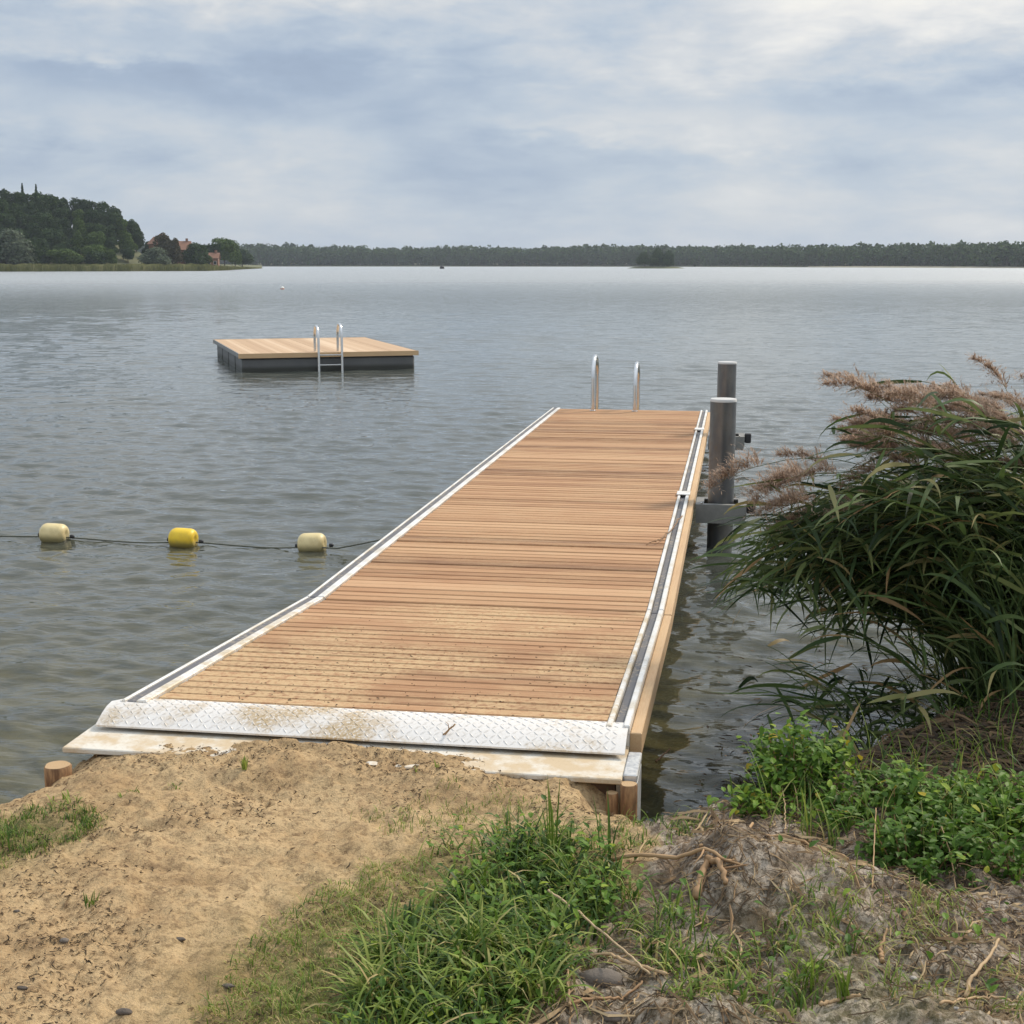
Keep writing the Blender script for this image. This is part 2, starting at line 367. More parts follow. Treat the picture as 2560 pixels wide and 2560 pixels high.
m = Mat('far_sand'); M['farsand'] = m.pbr(m.mix(m.noise(.05, 5), (.30, .27, .19), (.22, .2, .13)), .95)

# ground: one sheet, beach sand, bare dug soil, bed of the lake
m = Mat('ground'); soil = m.attr('soil'); bed = m.attr('bed'); moss = m.attr('moss')
f1 = m.noise(3.0, 6, .62); f2 = m.noise(28, 5, .7); f3 = m.noise(160, 3, .7); f4 = m.noise(9, 5, .6, off=(5, 1, 0))
sand = m.mix(m.step(f1, .36, .66), (.54, .385, .21), (.41, .275, .142)); f5 = m.noise(11, 5, .65, off=(2, 7, 0)); sand = m.mix(m.math('MULTIPLY', m.step(f5, .50, .66), .5), sand, (.25, .165, .09))
sand = m.mix(m.math('MULTIPLY', m.step(f2, .50, .66), .62), sand, (.17, .108, .06))  # blotches sharpened as painted shadows of dimples in the sand
f6 = m.noise(62, 4, .65, off=(1, 3, 0)); sand = m.mix(m.math('MULTIPLY', m.step(f6, .52, .62), .55), sand, (.20, .13, .07)); sand = m.mix(m.math('MULTIPLY', m.step(f3, .55, .72), .32), sand, (.64, .51, .33))  # fine dark mottle paints small dimple shadows into the sand colour
so_ = m.mix(m.step(f4, .38, .62), (.50, .42, .335), (.23, .175, .125))
so_ = m.mix(m.math('MULTIPLY', m.step(f2, .47, .60), .75), so_, (.085, .055, .038)); so_ = m.mix(m.math('MULTIPLY', m.step(f6, .50, .60), .7), so_, (.07, .048, .034))
so_ = m.mix(m.math('MULTIPLY', m.step(f3, .52, .68), .6), so_, (.36, .31, .25))
so_ = m.mix(m.math('MULTIPLY', m.step(m.noise(5, 4, .6, off=(9, 9, 0)), .55, .7), .5), so_, (.27, .17, .095))
c = m.mix(m.step(m.math('ADD', soil, m.math('MULTIPLY', m.math('SUBTRACT', f4, .5), .9)), .35, .65), sand, so_)
c = m.mix(m.math('MULTIPLY', moss, m.step(m.math('ADD', f2, m.math('MULTIPLY', f1, .4)), .48, .75)), c, (.10, .115, .035))
c = m.mix(m.attr('peat'), c, m.mix(f2, (.025, .018, .012), (.10, .07, .045)))
bd = m.mix(m.step(f1, .4, .65), (.34, .28, .15), (.22, .185, .095))
bd = m.mix(m.attr('reed_reflection'), bd, m.mix(f4, (.020, .017, .010), (.085, .065, .035)))  # bed darkened to stand for the dark reflection of the reeds
c = m.mix(bed, c, bd)
hh = m.math('ADD', m.math('MULTIPLY', f2, .7), m.math('MULTIPLY', f3, .35))
M['ground'] = m.pbr(c, .92, bump=m.bump(hh, 1., .016), spec=.15)

# water: mirror by Fresnel over a turbid body that is clearer over the shallows
m = Mat('water'); turb = m.attr('turb')
tcw = m.n('ShaderNodeTexCoord'); 
def wnoise(scale, sc, det=3, off=(0, 0, 0)): return m.noise(scale, det, .6, sc, off=off)
w1 = wnoise(5.5, (.45, 1, 1), 3); w2 = wnoise(1.1, (.35, 1, 1), 4, (3, 1, 0)); w3 = wnoise(.13, (.3, 1, 1), 4)
cd = m.n('ShaderNodeVectorMath', operation='LENGTH', ins={0: tcw.outputs['Object']}).outputs['Value']
far = m.step(cd, 20., 110.)
hgt = m.math('ADD', m.math('MULTIPLY', w1, .020), m.math('MULTIPLY', m.math('MULTIPLY', w2, .24), far))
bmp = m.bump(hgt, 1.0, 1.0)
patch = m.step(wnoise(.035, (.25, 1, 1), 3, (8, 2, 0)), .35, .65)
rough = m.math('ADD', .045, m.math('MULTIPLY', m.step(cd, 25., 250.), .30))
fr = m.n('ShaderNodeFresnel', ins={'IOR': 1.333, 'Normal': bmp}).outputs[0]
gl = m.n('ShaderNodeBsdfGlossy', ins={'Color': (.97, .98, .98), 'Roughness': rough, 'Normal': bmp}).outputs[0]
df = m.n('ShaderNodeBsdfDiffuse', ins={'Color': m.mix(patch, (.088, .096, .080), (.100, .107, .092)), 'Normal': bmp}).outputs[0]
tr = m.n('ShaderNodeBsdfTransparent', ins={'Color': (.74, .76, .62)}).outputs[0]
b = m.n('ShaderNodeMixShader', ins={0: turb, 1: tr, 2: df}).outputs[0]
fin = m.n('ShaderNodeMixShader', ins={0: fr, 1: b, 2: gl}).outputs[0]
m.set(m.out.inputs[0], fin); M['water'] = m.m

# ------------------------------------------------------------------ ground sheet
SHX = np.array([-4000, -60, -12, -6, -4.2, -3.4, -2.9, -2.55, -2.45, -0.40, -0.32, -0.12, .15, .5, .9, 1.5, 2.4, 4, 8, 20, 4000])
SHY = np.array([  -60,   3,   6, 5.9, 5.75, 5.45, 5.05, 4.98, 5.10, 5.10, 4.95, 5.10, 5.45, 5.85, 6.3, 7.0, 8.6, 10.2, 12, 12, -60])
def ground_z(x, y, fine=True):
    x = np.asarray(x, float); y = np.asarray(y, float)
    ys = np.interp(x, SHX, SHY) + .10*fbm(x*1.3, y*1.3, 3, 5)
    d = ys - y                                    # inland distance
    slab = sstep(-2.62, -2.45, x) * (1 - sstep(-.40, -.30, x))
    rise = .50*(1-slab) + .14*slab
    top = .475 - .035*sstep(-.2, .6, x) + .03*sstep(0, -3, y)
    z = np.where(d > 0, top*sstep(0, 1, np.clip(d/rise, 0, 1)), 0)
    z = z - .09*sstep(-2.25, -2.65, x)*sstep(4.0, 4.6, y)
    bedz = -.07*np.clip(-d, 0, None)**.9 - .10*sstep(0, .5, -d)
    z = np.where(d > 0, z, np.maximum(bedz, -3.0))
    # sand heaped over the landing slab and against the tread plate
    heap = np.exp(-((x+1.50)/.64)**4 - ((y-4.93)/.30)**4)
    heap2 = np.exp(-((x+1.25)/.9)**4 - ((y-4.72)/.16)**2)
    heap3 = np.exp(-((x+1.45)/.24)**2 - ((y-5.00)/.10)**2)
    z = z + np.where(d > 0, (.050+.020*fbm(x*5, y*5, 2, 35))*heap + .012*heap2 + .025*heap3, 0)
    z = np.where((slab > .5) & (y > 4.98), np.minimum(z, .50 + .03*heap3), z)
    z = z - np.where(d > 0, .115*np.exp(-((x+.37)/.13)**4 - ((y-4.76)/.15)**4), 0)
    # dug mounds on the right
    lump = 1 + .45*fbm(x*5, y*5, 2, 11)
    z = z + .175*lump*np.exp(-((x-.12)/.23)**2 - ((y-4.08)/.25)**2)
    z = z + .07*lump*np.exp(-((x-.36)/.30)**2 - ((y-3.98)/.26)**2)
    z = z + .07*lump*np.exp(-((x-.52)/.22)**2 - ((y-3.30)/.16)**2)
    z = z + .05*lump*np.exp(-((x+.10)/.13)**2 - ((y-3.28)/.07)**2)
    z = z
    if fine:
        k = (d > -.3)
        soilm = soil_mask(x, y)
        z = z + k*(.030*fbm(x*2.1, y*2.1, 3, 21)) 
        z = z + k*(.026 + .020*soilm)*np.maximum(fbm(x*9, y*9, 4, 31, .6), -.35)
        # foot-printed dimples in the loose sand
        dm = np.clip(vnoise(x*13, y*13, 41)-.14, 0, 1)+.7*np.clip(vnoise(x*27, y*27, 43)-.2, 0, 1)
        z = z - k*.050*dm*(1-soilm*.3)
        z = z + k*(.012+.012*soilm)*fbm(x*38, y*38, 2, 51)
    return z
def soil_mask(x, y):
    xb = np.interp(y, [1, 3.0, 3.4, 3.9, 4.4, 5, 8], [-.9, -.60, -.48, -.35, -.22, -.22, -.2])
    return sstep(-.12, .14, x - xb + .12*fbm(x*4, y*4, 3, 61))
def axis(lo, hi, step, a, b):
    c = np.arange(lo, hi, step); up = []; v = hi; s_ = step
    while v < b: up.append(v); s_ *= 1.22; v += s_
    dn = []; v = lo - step; s_ = step
    while v > a: dn.append(v); s_ *= 1.22; v -= s_
    return np.array(dn[::-1] + list(c) + up + [b])
gx = axis(-3.7, 2.2, .0125, -4000, 4000); gy = axis(2.6, 6.6, .0125, -200, 4000)
GX, GY = np.meshgrid(gx, gy); GZ = ground_z(GX, GY)
nx, ny = len(gx), len(gy)
def grid_faces(nx, ny):
    i = np.arange(nx*ny).reshape(ny, nx); return np.stack([i[:-1, :-1], i[:-1, 1:], i[1:, 1:], i[1:, :-1]], -1).reshape(-1, 4)
g = Geo().add(np.stack([GX, GY, GZ], -1).reshape(-1, 3), grid_faces(nx, ny))
ground = g.build('beach_ground', M['ground'], smooth=True); tag(ground, kind='structure')
def setattr_(o, name, a):
    q = o.data.attributes.new(name, 'FLOAT', 'POINT'); q.data.foreach_set('value', np.asarray(a, np.float32).ravel())
setattr_(ground, 'soil', soil_mask(GX, GY))
setattr_(ground, 'bed', sstep(.06, -.06, GZ))
gr_x = lambda x, y: np.exp(-((x+.95)/.35)**2 - ((y-3.3)/.55)**2) + np.exp(-((x+.65)/.25)**2-((y-4.0)/.4)**2) + .8*np.exp(-((x+2.35)/.22)**2-((y-4.05)/.25)**2)+ .4*np.exp(-((x-.3)/.5)**2-((y-3.4)/.5)**2)
PN = .5*fbm(GX*2.5, GY*2.5, 3, 66); setattr_(ground, 'peat', sstep(.25, .6, GX+PN)*sstep(4.95, 5.35, GY+PN)*sstep(3.6, 2.6, GX+PN))
setattr_(ground, 'reed_reflection', sstep(-.25, .25, GX+PN)*sstep(4.9, 5.3, GY)*sstep(11, 8.5, GY))  # where the reed reflection is painted onto the bed
setattr_(ground, 'moss', np.clip(gr_x(GX, GY), 0, .85))

# ------------------------------------------------------------------ lake
va = -math.degrees(YAW)                      # view azimuth from +Y to +X
az = np.concatenate([np.arange(va-180, va-27, 3), np.linspace(va-25, va+25, 1000), np.arange(va+27, va+180.1, 3)])
rr = np.concatenate([[.5, 1.5, 2.5], np.exp(np.linspace(math.log(3.4), math.log(150), 1000)), np.exp(np.linspace(math.log(154), math.log(7000), 60))])
A, RR = np.meshgrid(np.radians(az), rr); WX, WY = RR*np.sin(A), RR*np.cos(A)
WZ = np.zeros_like(WX); wr = np.random.default_rng(3)
rings = np.gradient(rr)[:, None]
wind = R(-62)                                # waves run roughly towards the shore
gust = .75 + .5*(fbm(WX*.10, WY*.22, 3, 77)+.25)
lee = 1 - .1*np.exp(-((WX-.6)/1.6)**2 - ((WY-6.5)/2.2)**2)
for k in range(64):
    lam = float(np.exp(wr.uniform(math.log(.14), math.log(1.3)))); th = R(-90) + wr.normal(0, .50)
    kx, ky = math.cos(th)*2*math.pi/lam, math.sin(th)*2*math.pi/lam
    slope = .028*(1.2 if lam < .45 else .5); a_ = slope*lam/(2*math.pi)
    ph = wr.uniform(0, 6.28)
    fade = 1 - sstep(.16, .42, rings/lam)
    wv_ = WX*kx + WY*ky + ph + 1.2*vnoise(WX/(lam*5), WY/(lam*5), 100+k)*2
    WZ += a_*fade*(np.sin(wv_) + .22*np.sin(2*wv_+.6))
WZ *= gust*lee
WZ[RR > 160] = 0
g = Geo().add(np.stack([WX, WY, WZ], -1).reshape(-1, 3), grid_faces(len(az), len(rr)))
lake = g.build('lake_water', M['water'], smooth=True); tag(lake, kind='structure')
dep = np.clip(-ground_z(WX, WY, False), 0, 3)
REED_REFLECTION = sstep(-.3, .2, WX)*sstep(10.5, 8, WY)*(WY > 3)  # clearer brown shallows, letting the painted dark reed reflection show
setattr_(lake, 'turb', 1 - .96*np.exp(-dep*(1.7-1.1*REED_REFLECTION)))

# ------------------------------------------------------------------ far land
def strip(name, pts_front, depth_, h, mat, n=120):
    "low shore land: front edge at the water, rising behind"
    P = np.array(pts_front); t = np.linspace(0, 1, n); s_ = np.linspace(0, 1, len(P))
    fx, fy = np.interp(t, s_, P[:, 0]), np.interp(t, s_, P[:, 1]); nrm = np.stack([fx, fy], 1); nrm /= np.linalg.norm(nrm, axis=1)[:, None]
    rows = []
    for d, z in ((-2, -1.5), (0, .15), (3, .7), (depth_*.3, h*.6), (depth_, h)):
        wob = 1.5*vnoise(t*60, t*0+d, 3)
        rows.append(np.stack([fx + nrm[:, 0]*(d+wob), fy + nrm[:, 1]*(d+wob), np.full(n, z)], 1))
    g = Geo().add(np.vstack(rows), grid_faces(n, len(rows))); return g.build(name, mat, smooth=True)
def pt(px, dist):                             # ground point in a direction at a distance
    r = ray(px, 662); r = r/np.hypot(r[0], r[1]); return np.array([r[0]*dist, r[1]*dist])
farline = [(-900, 1500), (200, 1450), (640, 1390), (1300, 1330), (1700, 1240), (2050, 1050), (2560, 900), (3600, 760)]
tag(strip('far_shore', [pt(*q) for q in farline], 300, 5, M['land']), kind='structure')
tag(strip('far_beach', [pt(px, d-3) for px, d in ((2020, 1050), (2200, 985), (2400, 935), (2560, 900), (3000, 840))], 14, .9, M['farsand'], 40), kind='structure')

def leaf_quads(P, nrm, size, rg):
    "quads centred at P, facing roughly nrm"
    n = len(P); r = rg.normal(0, .75, (n, 3)); nn = nrm + r; nn /= np.linalg.norm(nn, axis=1)[:, None]
    u = np.cross(nn, rg.normal(0, 1, (n, 3))); u /= np.linalg.norm(u, axis=1)[:, None]; v = np.cross(nn, u)
    s = (size*rg.uniform(.6, 1.35, n))[:, None]
    V = np.stack([P-u*s*.5, P-v*s*.42, P+u*s*.5, P+v*s*.42], 1).reshape(-1, 3)
    return V, np.arange(4*n).reshape(-1, 4)
def crown(g, c, rad, hgt, n, size, rg, lobes=9, flat=.8, mi=0):
    c = np.array(c, float); L_ = []
    for i in range(lobes):
        a = rg.uniform(0, 6.28); q = rg.uniform(.15, .62)*rad; z = rg.uniform(-.38, .26)*hgt
        L_.append((c + [q*math.cos(a), q*math.sin(a), z], rg.uniform(.32, .52)*rad, rg.uniform(.20, .32)*hgt, rg.uniform(-.14, .14)))
    L_.append((c + [0, 0, .12*hgt], .55*rad, .36*hgt, 0)); L_.append((c - [0, 0, .18*hgt], .75*rad, .34*hgt, -.1))
    k = n // len(L_)
    for (p, r1, r2, tt) in L_:
        d = rg.normal(0, 1, (k, 3)); d /= np.linalg.norm(d, axis=1)[:, None]; d[:, 2] = np.where(d[:, 2] < -.5, -d[:, 2], d[:, 2])
        q = rg.uniform(.72, 1.06, (k, 1)); P = p + d*q*[r1, r1, r2]
        V, F = leaf_quads(P, d, size, rg)
        t = np.clip(.42 + tt + rg.normal(0, .17, k), 0, 1); g.add(V, F, np.repeat(t, 4), mi)
def tree_geos(rg, h, rad, n, size, lobes=9):
    cr, tr = Geo(), Geo(); th = h*.30; ch = h*.80
    crown(cr, (0, 0, h*.54), rad, h*.88, n, size, rg, lobes)
    tr.tube([(0, 0, -1), (.1, 0, th), (.2, .1, h*.55), (.1, 0, h*.8)], [h*.022, h*.018, h*.012, h*.004], 7)
    for i in range(6):
        a = rg.uniform(0, 6.28); z0 = h*rg.uniform(.25, .6); q = rad*rg.uniform(.4, .75)
        tr.tube([(0.1, 0, z0), (q*.5*math.cos(a), q*.5*math.sin(a), z0+h*.08), (q*math.cos(a), q*math.sin(a), z0+h*.2)], [h*.009, h*.006, h*.002], 5)
    return cr, tr
# headland hill on the left
def hill_h(px, d):                            # px bearing, d distance behind the shore
    p = np.interp(px, [-500, -150, 40, 200, 300, 370, 430, 640], [13, 15, 14.5, 13, 9.5, 4, 2.0, .8]); return .9 + p*sstep(4, 42, d)
hp = np.linspace(-700, 655, 90); hd = np.array([-4, 0, 3, 8, 14, 20, 28, 36, 46, 60, 90, 140, 220])
def shore_d(px): return np.interp(px, [-900, 0, 300, 520, 560, 650, 700], [420, 478, 486, 500, 545, 760, 800])
rows = []
for d in hd:
    row = []
    for p in hp:
        q = pt(p, shore_d(p) + d); z = -1.2 if d < 0 else (.3 if d == 0 else hill_h(p, d)); row.append((q[0], q[1], z))
    rows.append(row)
tag(Geo().add(np.array(rows).reshape(-1, 3), grid_faces(len(hp), len(hd))).build('headland_hill', M['land'], smooth=True), kind='structure')

rgt = np.random.default_rng(11)
variants = []
for i in range(7):
    h = 15; cr, tr = tree_geos(rgt, h, [6.2, 5.4, 6.8, 5.0, 6.0, 7.0, 5.6][i], 6000, .80, 14)
    variants.append((cr.mesh('crown', M['tree']), tr.mesh('trunk', M['bark'])))
def put_tree(px, d, top_px=None, h=None, v=0, name='broadleaf_tree', label=None, group=None, mat=None, wid=1., cat='tree', zb=None):
    dist = shore_d(px) + d; p = pt(px, dist); z = (hill_h(px, d) if zb is None else zb) - .4
    if top_px is not None: h = max((660-top_px)/3554*dist + H - z, 3)
    s_ = h/15.; root = empty(name, (p[0], p[1], z), rgt.uniform(0, 6.28), label, cat, group)
    root.scale = (s_*wid, s_*wid, s_)
    cm, tm = variants[v]
    if mat: cm = cm.copy(); cm.materials.clear(); cm.materials.append(mat)
    for nm, me in (('crown', cm), ('trunk', tm)):
        o = bpy.data.objects.new(nm, me); C.objects.link(o); o.parent = root
    return root
tops = ([-400, -60, 0, 60, 110, 150, 185, 215, 265, 310, 335, 352, 372, 392, 410], [500, 492, 492, 491, 489, 502, 508, 503, 512, 530, 548, 575, 598, 618, 640])
LB = 'dark green broadleaf tree crowded in the dense wood on the left headland'
GRP = 'broadleaf trees of the wood on the left headland'
for row, (d, step, drop) in enumerate(((48, 34, 0), (36, 36, 22), (26, 36, 48), (17, 38, 78), (9, 40, 108))):
    for px in np.arange(-210 + row*11, 385 - row*2, step):
        p_ = px + rgt.uniform(-9, 9); tp = np.interp(p_, *tops) + drop + rgt.uniform(-5, 7)
        if tp > 628 or p_ > 400: continue
        put_tree(p_, d + rgt.uniform(-2, 2), top_px=tp, v=int(rgt.integers(7)), label=LB, group=GRP, wid=rgt.uniform(.85, 1.1)*(1 if row < 3 else 1.15),
                 mat=(M['tree_bright'] if rgt.random() < .14 else None))
for px, tp, d, lab, mt, wd in ((25, 575, 7, 'pale silvery willow in front of the dark wood at the left edge of the photo', 'tree_pale', 1.3),
        (60, 610, 5, 'small pale willow bush at the shore below the taller silvery willow', 'tree_pale', 1.6),
        (165, 622, 4, 'rounded olive green bush at the foot of the headland wood', 'tree_bright', 1.9),
        (238, 626, 4, 'dark rounded bush at the foot of the wood, right of the olive green one', None, 1.9),
        (395, 617, 5, 'low grey green bush where the wood ends, left of the olive brown tree', 'tree_pale', 1.7)):
    put_tree(px, d, top_px=tp, v=int(rgt.integers(7)), name='shore_bush', label=lab, mat=M[mt] if mt else None, wid=wd, cat='bush')
put_tree(415, 12, top_px=587, v=1, label='olive brown tree standing left of the red brick house', mat=M['tree_olive'], wid=1.0)
put_tree(432, 9, top_px=600, v=3, label='smaller olive tree touching the left side of the brick house', mat=M['tree_olive'], wid=1.0)
put_tree(490, 10, top_px=606, v=2, label='dark round tree between the two red houses', wid=1.1)
put_tree(508, 12, top_px=612, v=4, label='dark tree directly left of the low red house', wid=1.0)
put_tree(535, 26, top_px=610, v=0, label='dark tree partly hidden behind the bright green tree', wid=1.1)
put_tree(562, 14, top_px=595, v=5, label='bright green round tree near the tip of the headland', mat=M['tree_bright'], wid=1.0, zb=1.2)
put_tree(588, 12, top_px=607, v=6, label='green tree forming the right shoulder of the bright green tree', mat=M['tree_bright'], wid=1.0, zb=1.2)
put_tree(606, 16, top_px=622, v=2, label='low dark tree at the tip of the headland', wid=1.3, zb=1.0)
# two conifer tips above the wood
for px, tp, lab in ((67, 474, 'thin conifer tip rising above the wood, left one of two'), (101, 476, 'thin conifer tip rising above the wood, right one of two')):
    d = 52; dist = shore_d(px)+d; p = pt(px, dist); z = hill_h(px, d); h = (660-tp)/3554*dist + H - z
    root = empty('conifer_tree', (p[0], p[1], z), 0, lab, 'conifer', 'conifer tips above the left wood')
    g = Geo(); tr = Geo().tube([(0, 0, -1), (0, 0, h)], [.22, .04], 7); rg = np.random.default_rng(int(px))
    n = 900; zz = rg.uniform(.35, 1, n); rad = (1-zz)*2.2+.1; a = rg.uniform(0, 6.28, n)
    P = np.stack([np.cos(a)*rad*rg.uniform(.3, 1, n), np.sin(a)*rad*rg.uniform(.3, 1, n), zz*h], 1)
    V, F = leaf_quads(P, np.stack([np.cos(a), np.sin(a), a*0+.3], 1), .45, rg); g.add(V, F, np.repeat(rg.uniform(.1, .4, n), 4))
    g.build('crown', M['tree'], root); tr.build('trunk', M['bark'], root)
# reed belt at the foot of the headland
rg = np.random.default_rng(5); n = 42000
p_ = rg.uniform(-260, 648, n); dd = rg.uniform(-3, 5.5, n)*np.interp(p_, [480, 648], [1, .35]); g = Geo()
hh_ = np.interp(p_, [-260, 520, 560, 648], [2.3, 2.2, 1.6, .6])*(.9 + .35*vnoise(p_*.12, dd*.6, 9))*rg.uniform(.7, 1.1, n)
rays = np.array([pt(a, 1.) for a in np.linspace(-260, 648, 400)])
ux, uy = np.interp(p_, np.linspace(-260, 648, 400), rays[:, 0]), np.interp(p_, np.linspace(-260, 648, 400), rays[:, 1])
dist = shore_d(p_) + dd; bx, by = ux*dist, uy*dist; wd = .55; ta = rg.uniform(0, 3.14, n)
V = np.stack([np.stack([bx-np.cos(ta)*wd, by-np.sin(ta)*wd, hh_*0-.2], 1), np.stack([bx+np.cos(ta)*wd, by+np.sin(ta)*wd, hh_*0-.2], 1),
              np.stack([bx+np.cos(ta)*wd*.6+rg.normal(0, .3, n), by, hh_], 1), np.stack([bx-np.cos(ta)*wd*.4, by, hh_*rg.uniform(.9, 1.05, n)], 1)], 1).reshape(-1, 3)
g.add(V, np.arange(4*n).reshape(-1, 4), np.repeat(np.clip(.5+.9*vnoise(p_*.06, dd, 19)+rg.normal(0, .15, n), 0, 1), 4))
tag(g.build('reed_belt', M['shorereed']), 'olive green belt of reeds along the water below the headland wood', 'reeds', kind='stuff')

# far wood across the lake
rg = np.random.default_rng(21); g = Geo(); tg = Geo()
fl = np.array(farline, float)
for row, (off, zf) in enumerate(((6, .86), (16, .95), (30, 1.0), (46, 1.03))):
    px = -260.
    while px < 2950:
        d0 = np.interp(px, fl[:, 0], fl[:, 1]); dist = d0 + off; q = pt(px, dist)
        top = np.interp(px, [-300, 600, 800, 1000, 1250, 1500, 1900, 2150, 2300, 2560, 3000], [612, 611, 617, 619, 617, 615, 616, 613, 610, 611, 612]) - 1.5*vnoise(np.array(px*.02), np.array(row*3.), 5) - 4.5*vnoise(np.array(px*.006), np.array(2.), 8)
        h = ((660-top)/3554*dist + H)*zf*rg.uniform(.93, 1.05); rad = h*rg.uniform(.30, .42)
        crown(g, (q[0], q[1], h*.50), rad*1.35, h*1.0, 300, h*.12, rg, 6)
        tg.tube([(q[0], q[1], -.5), (q[0], q[1], h*.6)], [.35, .2], 5)
        px += rad*1.05*3554/dist*rg.uniform(.8, 1.2)
fo = tag(g.build('far_wood', M['tree']), 'long dark bluish green wood along the far shore of the lake', 'wood', kind='stuff')
tp_ = tg.build('trunks', M['bark'], fo); tp_['kind'] = 'stuff'
# islet with trees
ip = pt(1640, 775)
rows = []
for rr_, z in ((19, -1.), (15, .2), (12, .8), (.5, 1.2)):
    a = np.linspace(0, 2*math.pi, 24); rows.append(np.stack([ip[0]+np.cos(a)*rr_, ip[1]+np.sin(a)*rr_*.5, a*0+z], 1))
tag(Geo().add(np.vstack(rows), grid_faces(24, 4)).build('islet_ground', M['land'], smooth=True), kind='structure')
for px, tp, wdt, lab in ((1612, 632, 1.25, 'dark tree on the small islet, left one of three'), (1642, 624, 1.15, 'tallest dark tree in the middle of the small islet'),
                    (1670, 630, 1.25, 'dark tree on the small islet, right one of three')):
    q = pt(px, 775); h = (660-tp)/3554*775 + H; root = empty('islet_tree', (q[0], q[1], .3), 0, lab, 'tree', 'trees on the islet')
    root.scale = (h/15*wdt, h/15*wdt, h/15*1.05)
    for nm, me in zip(('crown', 'trunk'), variants[int(px) % 7]):
        o = bpy.data.objects.new(nm, me); C.objects.link(o); o.parent = root
# houses on the headland
def house(px, d, wpx, eave_px, ridge_px, label, rz, nwin, dep=7.):
    dist = shore_d(px)+d; p = pt(px, dist); k = dist/3554; z0 = .9; W_ = wpx*k; he = (660-eave_px)*k + H - z0; hr = (660-ridge_px)*k + H - z0
    root = empty('brick_house', (p[0], p[1], z0), rz, label, 'house')
    g = Geo().box((-W_/2, 0, -.5), (W_/2, dep, he)); g.add([(-W_/2, 0, he), (-W_/2, dep, he), (-W_/2, dep/2, hr-.15), (W_/2, 0, he), (W_/2, dep, he), (W_/2, dep/2, hr-.15)], [[0, 2, 1], [3, 4, 5]])
    g.build('wall', M['brick'], root)
    e_ = .45; r = Geo()
    for sgn in (0, 1):
        y0 = -e_ if sgn == 0 else dep+e_; zz = he - .18
        r.add([(-W_/2-e_, y0, zz), (W_/2+e_, y0, zz), (W_/2+e_, dep/2, hr), (-W_/2-e_, dep/2, hr), (-W_/2-e_, y0, zz+.2), (W_/2+e_, y0, zz+.2), (W_/2+e_, dep/2, hr+.2), (-W_/2-e_, dep/2, hr+.2)],
              [[0, 1, 2, 3], [4, 7, 6, 5], [0, 4, 5, 1], [1, 5, 6, 2], [0, 3, 7, 4]])
    ro = r.build('roof', M['roof'], root); Geo().box((W_*.2, dep/2-.4, hr-.4), (W_*.2+.8, dep/2+.4, hr+1.1)).build('chimney', M['brick'], ro)
    for i in range(nwin):
        x = -W_/2 + W_*(i+.5)/nwin; wf = Geo().box((x-.55, -.06, he*.35), (x+.55, .02, he*.35+1.3)).build('window', M['frame'], root)
        Geo().box((x-.45, -.09, he*.35+.1), (x+.45, -.065, he*.35+1.2)).build('pane', M['glass'], wf)
house(462, 18, 34, 626, 606, 'tall red brick house between the olive tree and the dark round tree', R(28), 2)
house(530, 13, 30, 646, 634, 'low red house beside the bright green tree on the headland', R(15), 2, 5.)
house(384, 24, 26, 612, 596, 'orange gable half hidden behind the right end of the wood', R(-20), 2, 6.)

# ------------------------------------------------------------------ the bathing pier
def planks(g, x0, x1, y0, y1, zf, pitch_=.104, gap=.012, th=.028, seed=1):
    rg = np.random.default_rng(seed); n = int(round((y1-y0)/pitch_)); p = (y1-y0)/n; last = .5
    for i in range(n):
        a, b = y0 + i*p + gap/2, y0 + (i+1)*p - gap/2; dz = rg.normal(0, .0016); last = np.clip(.45*last + .55*rg.uniform(-.2, 1.1) + rg.normal(0, .12), 0, 1)
        za, zb = zf(a)+dz, zf(b)+dz+rg.normal(0, .0012); c = .006; q = rg.uniform(-.002, .002)
        g.add([(x0+q, a, za-th), (x1+q, a, za-th), (x1+q, b, zb-th), (x0+q, b, zb-th), (x0+q, a, za-c), (x1+q, a, za-c), (x1+q, b, zb-c), (x0+q, b, zb-c),
               (x0+q, a+c, za), (x1+q, a+c, za), (x1+q, b-c, zb), (x0+q, b-c, zb)],
              [[0, 3, 2, 1], [0, 1, 5, 4], [4, 5, 9, 8], [8, 9, 10, 11], [11, 10, 6, 7], [7, 6, 2, 3], [0, 4, 7, 3], [1, 2, 6, 5], ], last)
        # fine ribs along each board
    return g
XL, XR = -2.345, -.468
